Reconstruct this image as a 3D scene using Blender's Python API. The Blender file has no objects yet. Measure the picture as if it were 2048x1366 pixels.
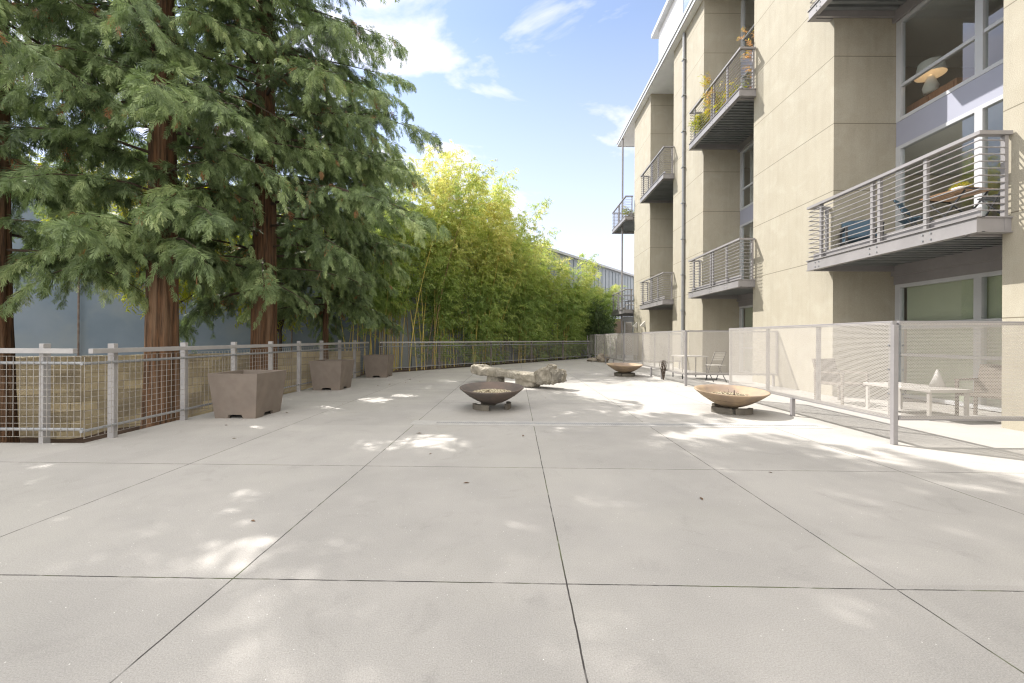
import bpy, math, random
import numpy as np
from mathutils import Vector, Matrix
random.seed(7)
C = bpy.context.scene.collection
R = math.radians
# ------------------------------------------------------------------ camera
EYE = 1.2
F = 800.0                      # focal length in pixels of a 2048 px wide frame
cam = bpy.data.cameras.new('camera'); camo = bpy.data.objects.new('camera', cam); C.objects.link(camo)
cam.sensor_width = 36; cam.lens = 36*F/2048; cam.clip_start = .05; cam.clip_end = 3000
cam.shift_x = -7/2048; cam.shift_y = -7/2048
camo.matrix_world = Matrix.Translation((0, 0, EYE)) @ Matrix.Rotation(R(-.3), 4, 'Y') @ Matrix.Rotation(R(90), 4, 'X')
bpy.context.scene.camera = camo
# ------------------------------------------------------------------ light
SUN_DIR = Vector((.70, -.53, -1.0)).normalized()       # the way the light travels
elev = math.asin(-SUN_DIR.z); azim = math.atan2(-SUN_DIR.x, -SUN_DIR.y)
sc = bpy.context.scene
sc.view_settings.view_transform = 'Standard'; sc.view_settings.look = 'None'
sc.view_settings.exposure = 1.02; sc.view_settings.gamma = 1
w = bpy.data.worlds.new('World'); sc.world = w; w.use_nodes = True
nt = w.node_tree; nt.nodes.clear()
def N(nt, t, **k):
    n = nt.nodes.new(t)
    for a, b in k.items():
        if a == 'inp':
            for i, v in b.items(): n.inputs[i].default_value = v
        else: setattr(n, a, b)
    return n
L = lambda nt, a, b: nt.links.new(a, b)
sky = N(nt, 'ShaderNodeTexSky', sky_type='NISHITA', sun_disc=False, sun_elevation=elev, sun_rotation=azim, altitude=20, air_density=1.0, dust_density=.3, ozone_density=2.2)
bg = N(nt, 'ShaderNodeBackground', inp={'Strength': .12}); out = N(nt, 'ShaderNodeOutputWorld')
tc = N(nt, 'ShaderNodeTexCoord')
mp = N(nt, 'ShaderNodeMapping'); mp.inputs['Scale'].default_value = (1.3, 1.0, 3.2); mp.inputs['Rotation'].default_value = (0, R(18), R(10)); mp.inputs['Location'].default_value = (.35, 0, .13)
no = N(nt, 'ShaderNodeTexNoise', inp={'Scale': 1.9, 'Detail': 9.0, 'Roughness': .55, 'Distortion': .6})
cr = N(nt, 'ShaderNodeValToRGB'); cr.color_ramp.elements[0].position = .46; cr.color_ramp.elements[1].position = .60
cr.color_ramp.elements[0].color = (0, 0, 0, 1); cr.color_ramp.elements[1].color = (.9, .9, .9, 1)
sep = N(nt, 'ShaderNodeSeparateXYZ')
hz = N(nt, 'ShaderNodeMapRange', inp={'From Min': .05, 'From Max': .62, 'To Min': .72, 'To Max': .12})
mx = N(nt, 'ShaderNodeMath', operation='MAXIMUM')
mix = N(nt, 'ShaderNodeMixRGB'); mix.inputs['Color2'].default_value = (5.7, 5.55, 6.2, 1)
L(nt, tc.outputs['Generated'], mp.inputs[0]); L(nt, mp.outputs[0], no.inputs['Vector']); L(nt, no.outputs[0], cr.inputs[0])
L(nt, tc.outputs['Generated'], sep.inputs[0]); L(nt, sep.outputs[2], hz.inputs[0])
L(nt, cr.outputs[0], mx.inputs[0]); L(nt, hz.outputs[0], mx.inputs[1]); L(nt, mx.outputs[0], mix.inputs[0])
L(nt, sky.outputs[0], mix.inputs[1])
fill_bank = N(nt, 'ShaderNodeMapRange', interpolation_type='SMOOTHSTEP', inp={'From Min': .22, 'From Max': .7, 'To Min': 0, 'To Max': .92})  # unseen bright cloud added overhead and behind the camera as fill light
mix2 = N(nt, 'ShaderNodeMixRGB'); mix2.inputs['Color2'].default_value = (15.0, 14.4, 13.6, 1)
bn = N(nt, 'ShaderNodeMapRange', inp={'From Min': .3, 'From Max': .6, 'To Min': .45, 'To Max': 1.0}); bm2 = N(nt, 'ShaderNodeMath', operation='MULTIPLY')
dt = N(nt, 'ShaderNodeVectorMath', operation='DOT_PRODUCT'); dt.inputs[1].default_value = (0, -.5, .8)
L(nt, tc.outputs['Generated'], dt.inputs[0]); L(nt, dt.outputs['Value'], fill_bank.inputs[0]); L(nt, no.outputs[0], bn.inputs[0]); L(nt, fill_bank.outputs[0], bm2.inputs[0]); L(nt, bn.outputs[0], bm2.inputs[1])
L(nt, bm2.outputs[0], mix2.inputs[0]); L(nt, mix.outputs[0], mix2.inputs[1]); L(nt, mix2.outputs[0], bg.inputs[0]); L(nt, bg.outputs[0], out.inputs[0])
sl = bpy.data.lights.new('sun', 'SUN'); sl.energy = 4.3; sl.angle = R(.42); sl.color = (1, .955, .90)
so = bpy.data.objects.new('sun', sl); C.objects.link(so); so.rotation_euler = SUN_DIR.to_track_quat('-Z', 'Y').to_euler()
sc.cycles.max_bounces = 10; sc.cycles.transparent_max_bounces = 24; sc.cycles.diffuse_bounces = 4
sc.cycles.use_denoising = True; sc.cycles.denoiser = 'OPENIMAGEDENOISE'; sc.cycles.denoising_input_passes = 'RGB_ALBEDO_NORMAL'; sc.cycles.denoising_prefilter = 'NONE'; sc.cycles.pixel_filter_type = 'BLACKMAN_HARRIS'; sc.cycles.filter_width = 1.25; sc.cycles.sample_clamp_indirect = 4; sc.cycles.use_adaptive_sampling = False
# ------------------------------------------------------------------ materials
M = {}
def mat(name, c1, c2=None, rough=.8, scale=4, det=6, bump=0, bscale=60, metal=0, lo=.35, hi=.65, c3=None, s3=.7, spec=.5, stretch=None):
    m = bpy.data.materials.new(name); m.use_nodes = True; t = m.node_tree; b = t.nodes['Principled BSDF']
    b.inputs['Roughness'].default_value = rough; b.inputs['Metallic'].default_value = metal
    b.inputs['Specular IOR Level'].default_value = spec
    c2 = c2 or tuple(x*.8 for x in c1)
    co = N(t, 'ShaderNodeTexCoord'); v = co.outputs['Object']
    if stretch:
        mp = N(t, 'ShaderNodeMapping'); mp.inputs['Scale'].default_value = stretch; L(t, v, mp.inputs[0]); v = mp.outputs[0]
    n = N(t, 'ShaderNodeTexNoise', inp={'Scale': scale, 'Detail': det, 'Roughness': .6}); L(t, v, n.inputs['Vector'])
    r = N(t, 'ShaderNodeMapRange', inp={'From Min': lo, 'From Max': hi}); L(t, n.outputs[0], r.inputs[0])
    x = N(t, 'ShaderNodeMixRGB'); x.inputs[1].default_value = (*c1, 1); x.inputs[2].default_value = (*c2, 1)
    L(t, r.outputs[0], x.inputs[0]); o = x.outputs[0]
    if c3:
        n3 = N(t, 'ShaderNodeTexNoise', inp={'Scale': s3, 'Detail': 4.0, 'Distortion': .5}); L(t, v, n3.inputs['Vector'])
        r3 = N(t, 'ShaderNodeMapRange', inp={'From Min': .5, 'From Max': .72}); L(t, n3.outputs[0], r3.inputs[0])
        x3 = N(t, 'ShaderNodeMixRGB'); L(t, r3.outputs[0], x3.inputs[0]); L(t, o, x3.inputs[1]); x3.inputs[2].default_value = (*c3, 1); o = x3.outputs[0]
    L(t, o, b.inputs['Base Color'])
    if bump:
        bn = N(t, 'ShaderNodeTexNoise', inp={'Scale': bscale, 'Detail': 4.0}); L(t, v, bn.inputs['Vector'])
        bu = N(t, 'ShaderNodeBump', inp={'Strength': bump, 'Distance': .02}); L(t, bn.outputs[0], bu.inputs['Height']); L(t, bu.outputs[0], b.inputs['Normal'])
    M[name] = m; return m
def lines(t, val, coords, width, extra=None):
    """1 where val is within width of one of coords"""
    acc = None
    for c in coords:
        s = N(t, 'ShaderNodeMath', operation='COMPARE', inp={1: c}); s.inputs[2].default_value = width
        L(t, val, s.inputs[0])
        if acc is None: acc = s.outputs[0]
        else:
            a = N(t, 'ShaderNodeMath', operation='MAXIMUM'); L(t, acc, a.inputs[0]); L(t, s.outputs[0], a.inputs[1]); acc = a.outputs[0]
    return acc
def patio_mat():
    m = mat('patio_concrete', (.36, .343, .318), (.305, .292, .272), rough=.85, scale=1.1, c3=(.36, .345, .31), s3=.35)
    t = m.node_tree; b = t.nodes['Principled BSDF']; old = b.inputs['Base Color'].links[0].from_socket
    co = N(t, 'ShaderNodeTexCoord'); P = co.outputs['Object']
    # aggregate speckle
    v = N(t, 'ShaderNodeTexNoise', inp={'Scale': 170.0, 'Detail': 2.0, 'Roughness': .8}); L(t, P, v.inputs['Vector'])
    r = N(t, 'ShaderNodeMapRange', inp={'From Min': .3, 'From Max': .7, 'To Min': .8, 'To Max': 1.2}); L(t, v.outputs[0], r.inputs[0])
    mu = N(t, 'ShaderNodeMixRGB', blend_type='MULTIPLY', inp={'Fac': 1.0}); L(t, old, mu.inputs[1]); L(t, r.outputs[0], mu.inputs[2])
    vo = N(t, 'ShaderNodeTexVoronoi', inp={'Scale': 45.0}); L(t, P, vo.inputs['Vector'])
    lt = N(t, 'ShaderNodeMath', operation='LESS_THAN', inp={1: .10}); L(t, vo.outputs['Distance'], lt.inputs[0])
    sp = N(t, 'ShaderNodeSeparateColor'); L(t, vo.outputs['Color'], sp.inputs[0])
    g = N(t, 'ShaderNodeMath', operation='GREATER_THAN', inp={1: .93}); L(t, sp.outputs[0], g.inputs[0])
    gm = N(t, 'ShaderNodeMath', operation='MULTIPLY'); L(t, lt.outputs[0], gm.inputs[0]); L(t, g.outputs[0], gm.inputs[1])
    sp2 = N(t, 'ShaderNodeMixRGB'); sp2.inputs[2].default_value = (.75, .73, .7, 1); L(t, gm.outputs[0], sp2.inputs[0]); L(t, mu.outputs[0], sp2.inputs[1])
    # each slab was poured a little lighter or darker; water and foot wear stains
    sx = N(t, 'ShaderNodeSeparateXYZ'); L(t, P, sx.inputs[0]); cells = []
    for k, (o_, w_) in enumerate(((1.39, 1.65), (-.21, 1.75))):
        a = N(t, 'ShaderNodeMath', operation='MULTIPLY_ADD', inp={1: 1/w_, 2: o_/w_}); L(t, sx.outputs[k], a.inputs[0]); f_ = N(t, 'ShaderNodeMath', operation='FLOOR'); L(t, a.outputs[0], f_.inputs[0]); cells.append(f_)
    cv = N(t, 'ShaderNodeCombineXYZ'); L(t, cells[0].outputs[0], cv.inputs[0]); L(t, cells[1].outputs[0], cv.inputs[1]); wn = N(t, 'ShaderNodeTexWhiteNoise'); L(t, cv.outputs[0], wn.inputs['Vector'])
    wr = N(t, 'ShaderNodeMapRange', inp={'To Min': .95, 'To Max': 1.04}); L(t, wn.outputs['Value'], wr.inputs[0])
    st = N(t, 'ShaderNodeTexNoise', inp={'Scale': 2.3, 'Detail': 8.0, 'Roughness': .7, 'Distortion': 1.2}); L(t, P, st.inputs['Vector']); sr_ = N(t, 'ShaderNodeMapRange', inp={'From Min': .56, 'From Max': .75, 'To Min': 1.0, 'To Max': .84}); L(t, st.outputs[0], sr_.inputs[0])
    ml = N(t, 'ShaderNodeMath', operation='MULTIPLY'); L(t, wr.outputs[0], ml.inputs[0]); L(t, sr_.outputs[0], ml.inputs[1])
    m5 = N(t, 'ShaderNodeMixRGB', blend_type='MULTIPLY', inp={'Fac': 1.0}); L(t, sp2.outputs[0], m5.inputs[1]); L(t, ml.outputs[0], m5.inputs[2]); sp2 = m5
    # joints
    wob = N(t, 'ShaderNodeTexNoise', inp={'Scale': 6.0, 'Detail': 5.0}); L(t, P, wob.inputs['Vector'])
    wm = N(t, 'ShaderNodeMath', operation='MULTIPLY_ADD', inp={1: .009, 2: -.0045}); L(t, wob.outputs[0], wm.inputs[0])
    se = N(t, 'ShaderNodeSeparateXYZ'); L(t, P, se.inputs[0])
    ax = N(t, 'ShaderNodeMath', operation='ADD'); L(t, se.outputs[0], ax.inputs[0]); L(t, wm.outputs[0], ax.inputs[1])
    ya = N(t, 'ShaderNodeMath', operation='MULTIPLY_ADD', inp={1: .018}); L(t, se.outputs[0], ya.inputs[0]); L(t, se.outputs[1], ya.inputs[2])
    ay = N(t, 'ShaderNodeMath', operation='ADD'); L(t, ya.outputs[0], ay.inputs[0]); L(t, wm.outputs[0], ay.inputs[1])
    l1 = lines(t, ax.outputs[0], [-6.4, -3.06, -1.395, .257, 1.84, 3.52, 5.2], .0037)
    l2 = lines(t, ay.outputs[0], [-1.6, .2, 1.958, 3.705, 7.4, 9.2, 11.0, 12.9, 15, 17], .0037)
    mm = N(t, 'ShaderNodeMath', operation='MAXIMUM'); L(t, l1, mm.inputs[0]); L(t, l2, mm.inputs[1])
    br = N(t, 'ShaderNodeTexNoise', inp={'Scale': 9.0, 'Detail': 3.0}); L(t, P, br.inputs['Vector'])
    b2 = N(t, 'ShaderNodeMapRange', inp={'From Min': .3, 'From Max': .5, 'To Min': .35, 'To Max': 1.0}); L(t, br.outputs[0], b2.inputs[0])
    jm = N(t, 'ShaderNodeMath', operation='MULTIPLY'); L(t, mm.outputs[0], jm.inputs[0]); L(t, b2.outputs[0], jm.inputs[1])
    moss = N(t, 'ShaderNodeMixRGB'); moss.inputs[1].default_value = (.035, .03, .028, 1); moss.inputs[2].default_value = (.07, .08, .03, 1)
    mn = N(t, 'ShaderNodeTexNoise', inp={'Scale': 2.5}); L(t, P, mn.inputs['Vector']); mr = N(t, 'ShaderNodeMapRange', inp={'From Min': .5, 'From Max': .6}); L(t, mn.outputs[0], mr.inputs[0]); L(t, mr.outputs[0], moss.inputs[0])
    jx = N(t, 'ShaderNodeMixRGB'); L(t, jm.outputs[0], jx.inputs[0]); L(t, sp2.outputs[0], jx.inputs[1]); L(t, moss.outputs[0], jx.inputs[2])
    L(t, jx.outputs[0], b.inputs['Base Color'])
    bu = N(t, 'ShaderNodeBump', inp={'Strength': .35, 'Distance': .004}); L(t, v.outputs[0], bu.inputs['Height']); L(t, bu.outputs[0], b.inputs['Normal'])
patio_mat()
def stucco_mat():
    m = mat('stucco', (.347, .317, .248), (.327, .297, .229), rough=.92, scale=1.6, det=8, c3=(.365, .338, .268), s3=2.2)
    t = m.node_tree; b = t.nodes['Principled BSDF']; old = b.inputs['Base Color'].links[0].from_socket
    co = N(t, 'ShaderNodeTexCoord'); P = co.outputs['Object']; se = N(t, 'ShaderNodeSeparateXYZ'); L(t, P, se.inputs[0])
    fn = N(t, 'ShaderNodeTexNoise', inp={'Scale': 90.0, 'Detail': 3.0, 'Roughness': .7}); L(t, P, fn.inputs['Vector'])
    r = N(t, 'ShaderNodeMapRange', inp={'From Min': .3, 'From Max': .7, 'To Min': .86, 'To Max': 1.12}); L(t, fn.outputs[0], r.inputs[0])
    mu = N(t, 'ShaderNodeMixRGB', blend_type='MULTIPLY', inp={'Fac': 1.0}); L(t, old, mu.inputs[1]); L(t, r.outputs[0], mu.inputs[2])
    mpz = N(t, 'ShaderNodeMapping'); mpz.inputs['Scale'].default_value = (5, 5, .35); L(t, P, mpz.inputs[0])
    sk = N(t, 'ShaderNodeTexNoise', inp={'Scale': 1.5, 'Detail': 6.0, 'Roughness': .65}); L(t, mpz.outputs[0], sk.inputs['Vector'])
    skr = N(t, 'ShaderNodeMapRange', inp={'From Min': .45, 'From Max': .75, 'To Min': 1.02, 'To Max': .93}); L(t, sk.outputs[0], skr.inputs[0])
    mk = N(t, 'ShaderNodeMixRGB', blend_type='MULTIPLY', inp={'Fac': 1.0}); L(t, mu.outputs[0], mk.inputs[1]); L(t, skr.outputs[0], mk.inputs[2]); mu = mk
    l1 = lines(t, se.outputs[2], [1.51+1.42*k for k in range(9)], .008)
    x = N(t, 'ShaderNodeMixRGB'); x.inputs[2].default_value = (.16, .14, .10, 1); L(t, l1, x.inputs[0]); L(t, mu.outputs[0], x.inputs[1])
    L(t, x.outputs[0], b.inputs['Base Color'])
    bu = N(t, 'ShaderNodeBump', inp={'Strength': .5, 'Distance': .008}); L(t, fn.outputs[0], bu.inputs['Height']); L(t, bu.outputs[0], b.inputs['Normal'])
stucco_mat()
mat('steel_paint', (.255, .243, .243), (.22, .21, .21), rough=.45, scale=3, bump=.05, bscale=200)
mat('fence_paint', (.33, .32, .31), (.27, .26, .26), rough=.5, scale=5)
mat('fence_dark', (.10, .095, .09), (.16, .13, .11), rough=.6, scale=5)
mat('wire', (.34, .32, .29), (.24, .22, .20), rough=.45, scale=9)
mat('frame_alu', (.50, .51, .52), (.46, .47, .48), rough=.4, scale=3)
mat('spandrel', (.34, .35, .42), (.32, .33, .40), rough=.4, scale=1)
mat('lintel', (.20, .17, .15), (.17, .15, .13), rough=.6, scale=3)
mat('deck_metal', (.20, .21, .21), (.14, .15, .15), rough=.45, scale=2, stretch=(1, 6, 1))
mat('white_stucco', (.78, .78, .78), (.72, .72, .73), rough=.9, scale=2)
mat('roof_trim', (.46, .47, .48), (.40, .41, .42), rough=.5, scale=2)
mat('galvanised', (.27, .275, .28), (.22, .23, .24), rough=.5, metal=.2, scale=8)
mat('planter_clay', (.175, .145, .12), (.15, .122, .10), rough=.8, scale=6, bump=.15, bscale=40, c3=(.20, .16, .13), s3=2.2)
mat('bowl_clay', (.32, .235, .15), (.26, .19, .125), rough=.75, scale=5, c3=(.20, .15, .12), s3=2.5)
mat('bowl_rust', (.105, .085, .072), (.08, .068, .06), rough=.75, scale=5, c3=(.14, .10, .08), s3=3)
mat('block_wood', (.13, .115, .09), (.09, .08, .065), rough=.9, scale=6, bump=.4, bscale=40)
mat('gravel_soil', (.20, .16, .10), (.08, .06, .04), rough=.95, scale=55, lo=.4, hi=.6, bump=.8, bscale=60)
mat('pebble', (.55, .50, .36), (.16, .12, .07), rough=.8, scale=45, lo=.42, hi=.58)
mat('bench_stone', (.34, .31, .255), (.20, .18, .135), rough=.95, scale=5, det=12, bump=1.0, bscale=26, c3=(.13, .12, .10), s3=3.0)
mat('mulch', (.085, .05, .032), (.05, .03, .02), rough=.95, scale=25, bump=.8, bscale=30)
mat('ground_soil', (.16, .13, .10), (.12, .10, .08), rough=.95, scale=.5)
mat('bark', (.17, .086, .042), (.038, .024, .014), rough=.95, scale=9, det=10, bump=.9, bscale=22, stretch=(3.5, 3.5, .22), c3=(.20, .125, .075), s3=2.5)
mat('twig', (.075, .05, .035), (.05, .035, .025), rough=.9, scale=10)
mat('culm', (.60, .42, .10), (.42, .38, .10), rough=.5, scale=2.0)
mat('culm_dry', (.30, .20, .10), (.24, .17, .08), rough=.6, scale=2.0)
mat('blue_wall', (.125, .16, .195), (.10, .135, .168), rough=.85, scale=.8, det=8, c3=(.155, .18, .19), s3=.6)
mat('blue_panel', (.33, .365, .395), (.30, .335, .365), rough=.6, scale=.6)
mat('dark_trim', (.03, .03, .032), (.04, .04, .04), rough=.7)
mat('rust_pipe', (.12, .08, .06), (.16, .14, .12), rough=.8, scale=8)
mat('room_brown', (.30, .22, .17), (.27, .20, .15), rough=.9, scale=1)
mat('room_beige', (.70, .60, .47), (.66, .56, .44), rough=.9, scale=1)
mat('room_ceiling', (.80, .78, .74), (.76, .74, .71), rough=.9, scale=1)
mat('room_floor', (.20, .13, .08), (.16, .10, .06), rough=.6, scale=5, stretch=(1, 12, 1))
mat('blind', (.55, .57, .43), (.52, .54, .41), rough=.9, scale=1)
mat('curtain', (.62, .62, .62), (.5, .5, .5), rough=.9, scale=6, stretch=(1, 8, .1))
mat('chair_blue', (.05, .105, .15), (.04, .08, .12), rough=.6, scale=6)
mat('black_metal', (.03, .03, .032), (.045, .045, .045), rough=.4)
mat('table_wood', (.33, .18, .08), (.24, .13, .06), rough=.5, scale=4, stretch=(1, 10, 1))
mat('white_ceramic', (.75, .74, .70), (.68, .67, .64), rough=.4)
mat('cabinet_wood', (.40, .17, .07), (.30, .12, .05), rough=.5, scale=3, stretch=(1, 8, 1))
mat('cone_white', (.42, .41, .39), (.38, .37, .35), rough=.6)
mat('wicker', (.20, .17, .14), (.12, .10, .08), rough=.8, scale=40, bump=.6, bscale=80)
mat('terracotta', (.32, .13, .07), (.26, .11, .06), rough=.8)
mat('leaf_dry', (.16, .09, .045), (.10, .06, .03), rough=.8, scale=20)
mat('rock', (.30, .26, .20), (.18, .15, .12), rough=.95, scale=6, bump=.6, bscale=12)
mat('drain_strip', (.40, .385, .365), (.34, .33, .31), rough=.8, scale=12, c3=(.31, .30, .29), s3=3)
mat('table_grey', (.42, .40, .37), (.36, .34, .32), rough=.5)
mat('lamp_metal', (.62, .60, .55), (.5, .48, .44), rough=.5)
def cmu_mat():
    m = mat('block_wall', (.52, .44, .29), (.42, .35, .22), rough=.95, scale=3, bump=.3, bscale=50)
    t = m.node_tree; b = t.nodes['Principled BSDF']; old = b.inputs['Base Color'].links[0].from_socket
    co = N(t, 'ShaderNodeTexCoord'); se = N(t, 'ShaderNodeSeparateXYZ'); L(t, co.outputs['Object'], se.inputs[0])
    cb = N(t, 'ShaderNodeCombineXYZ'); L(t, se.outputs[0], cb.inputs[0]); L(t, se.outputs[2], cb.inputs[1])
    br = N(t, 'ShaderNodeTexBrick', inp={'Scale': 1.0, 'Mortar Size': .010, 'Mortar Smooth': .3, 'Brick Width': .4, 'Row Height': .2, 'Bias': 0.0})
    br.inputs['Color1'].default_value = (1.12, 1.1, 1.05, 1); br.inputs['Color2'].default_value = (.72, .72, .74, 1); br.inputs['Mortar'].default_value = (.62, .62, .62, 1)
    L(t, cb.outputs[0], br.inputs['Vector'])
    mu = N(t, 'ShaderNodeMixRGB', blend_type='MULTIPLY', inp={'Fac': 1.0}); L(t, old, mu.inputs[1]); L(t, br.outputs[0], mu.inputs[2])
    # drip stains under the cap and along one course
    sn = N(t, 'ShaderNodeTexNoise', inp={'Scale': 1.7, 'Detail': 5.0}); mp = N(t, 'ShaderNodeMapping'); mp.inputs['Scale'].default_value = (1, 1, .9)
    L(t, co.outputs['Object'], mp.inputs[0]); L(t, mp.outputs[0], sn.inputs['Vector'])
    sr = N(t, 'ShaderNodeMapRange', inp={'From Min': .5, 'From Max': .66, 'To Min': 0, 'To Max': .75}); L(t, sn.outputs[0], sr.inputs[0])
    x = N(t, 'ShaderNodeMixRGB'); x.inputs[2].default_value = (.24, .20, .14, 1); L(t, sr.outputs[0], x.inputs[0]); L(t, mu.outputs[0], x.inputs[1])
    L(t, x.outputs[0], b.inputs['Base Color'])
cmu_mat()
def perf_mat():
    """sheet metal with a staggered grid of round holes (14 mm pitch)"""
    m = mat('perforated_metal', (.42, .395, .36), (.39, .365, .335), rough=.5, scale=4)
    t = m.node_tree; b = t.nodes['Principled BSDF']; o = t.nodes['Material Output']
    co = N(t, 'ShaderNodeTexCoord'); se = N(t, 'ShaderNodeSeparateXYZ'); L(t, co.outputs['Object'], se.inputs[0])
    p = .0180; q = p*math.sqrt(3)
    def grid(off):
        cb = []
        for s, per in ((se.outputs[0], p), (se.outputs[2], q)):
            a = N(t, 'ShaderNodeMath', operation='MULTIPLY_ADD', inp={1: 1/per, 2: off+100.0}); L(t, s, a.inputs[0])
            f = N(t, 'ShaderNodeMath', operation='FRACT'); L(t, a.outputs[0], f.inputs[0])
            c = N(t, 'ShaderNodeMath', operation='MULTIPLY_ADD', inp={1: per, 2: -per/2}); L(t, f.outputs[0], c.inputs[0])
            d = N(t, 'ShaderNodeMath', operation='POWER', inp={1: 2.0}); L(t, c.outputs[0], d.inputs[0]); 
            e = N(t, 'ShaderNodeMath', operation='MULTIPLY'); L(t, c.outputs[0], e.inputs[0]); L(t, c.outputs[0], e.inputs[1]); cb.append(e.outputs[0])
        s = N(t, 'ShaderNodeMath', operation='ADD'); L(t, cb[0], s.inputs[0]); L(t, cb[1], s.inputs[1]); return s.outputs[0]
    mn = N(t, 'ShaderNodeMath', operation='MINIMUM'); L(t, grid(0), mn.inputs[0]); L(t, grid(.5), mn.inputs[1])
    h = N(t, 'ShaderNodeMath', operation='LESS_THAN', inp={1: (.0065)**2}); L(t, mn.outputs[0], h.inputs[0])
    tr = N(t, 'ShaderNodeBsdfTransparent'); ms = N(t, 'ShaderNodeMixShader')
    L(t, h.outputs[0], ms.inputs[0]); L(t, b.outputs[0], ms.inputs[1]); L(t, tr.outputs[0], ms.inputs[2]); L(t, ms.outputs[0], o.inputs[0])
perf_mat()
def glass_mat():
    m = bpy.data.materials.new('window_glass'); m.use_nodes = True; t = m.node_tree; t.nodes.clear()
    o = N(t, 'ShaderNodeOutputMaterial'); g = N(t, 'ShaderNodeBsdfGlossy', inp={'Roughness': .015}); g.inputs['Color'].default_value = (.95, .97, 1, 1)
    tr = N(t, 'ShaderNodeBsdfTransparent'); tr.inputs[0].default_value = (.86, .9, .88, 1)
    lw = N(t, 'ShaderNodeLayerWeight', inp={'Blend': .5}); fr = N(t, 'ShaderNodeMapRange', inp={'From Min': .25, 'From Max': 1.0, 'To Min': .10, 'To Max': .85}); L(t, lw.outputs['Facing'], fr.inputs[0]); ms = N(t, 'ShaderNodeMixShader')
    L(t, fr.outputs[0], ms.inputs[0]); L(t, tr.outputs[0], ms.inputs[1]); L(t, g.outputs[0], ms.inputs[2]); L(t, ms.outputs[0], o.inputs[0]); M['glass'] = m
glass_mat()
def leaf_mat(name, stops, trans=.35, rough=.5, nscale=.9, brown=None):
    """stops: colours picked by the per-leaf attribute plus clump noise"""
    m = bpy.data.materials.new(name); m.use_nodes = True; t = m.node_tree; t.nodes.clear()
    o = N(t, 'ShaderNodeOutputMaterial'); at = N(t, 'ShaderNodeAttribute', attribute_name='var')
    co = N(t, 'ShaderNodeTexCoord'); n = N(t, 'ShaderNodeTexNoise', inp={'Scale': nscale, 'Detail': 4.0}); L(t, co.outputs['Object'], n.inputs['Vector'])
    a = N(t, 'ShaderNodeMath', operation='MULTIPLY_ADD', inp={1: 1.6, 2: -.8}); L(t, n.outputs[0], a.inputs[0])
    s = N(t, 'ShaderNodeMath', operation='ADD'); L(t, at.outputs['Fac'], s.inputs[0]); L(t, a.outputs[0], s.inputs[1])
    r = N(t, 'ShaderNodeValToRGB'); el = r.color_ramp.elements
    el[0].position = 0 if brown is None else .06; el[0].color = (*stops[0], 1); el[1].position = 1; el[1].color = (*stops[-1], 1)
    for i, c in enumerate(stops[1:-1]): e = el.new((i+1)/(len(stops)-1)); e.color = (*c, 1)
    if brown: e = el.new(0.0); e.color = (*brown, 1)
    L(t, s.outputs[0], r.inputs[0])
    p = N(t, 'ShaderNodeBsdfPrincipled', inp={'Roughness': rough, 'Specular IOR Level': .35}); L(t, r.outputs[0], p.inputs['Base Color'])
    tl = N(t, 'ShaderNodeBsdfTranslucent'); hs = N(t, 'ShaderNodeHueSaturation', inp={'Saturation': 1.15, 'Value': 1.5}); L(t, r.outputs[0], hs.inputs['Color']); L(t, hs.outputs[0], tl.inputs[0])
    ms = N(t, 'ShaderNodeMixShader', inp={'Fac': trans}); L(t, p.outputs[0], ms.inputs[1]); L(t, tl.outputs[0], ms.inputs[2]); L(t, ms.outputs[0], o.inputs[0]); M[name] = m
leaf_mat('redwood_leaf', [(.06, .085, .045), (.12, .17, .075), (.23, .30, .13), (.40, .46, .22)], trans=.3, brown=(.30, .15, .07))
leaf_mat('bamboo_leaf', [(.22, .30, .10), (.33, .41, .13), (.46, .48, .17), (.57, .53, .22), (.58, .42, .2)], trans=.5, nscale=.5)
leaf_mat('yellow_leaf', [(.20, .24, .04), (.35, .36, .05), (.5, .42, .06)], trans=.5)
leaf_mat('shrub_leaf', [(.06, .09, .04), (.11, .16, .06), (.18, .23, .09)], trans=.25)
leaf_mat('pot_leaf', [(.08, .14, .03), (.4, .38, .04), (.5, .3, .15)], trans=.4, nscale=4)
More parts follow.
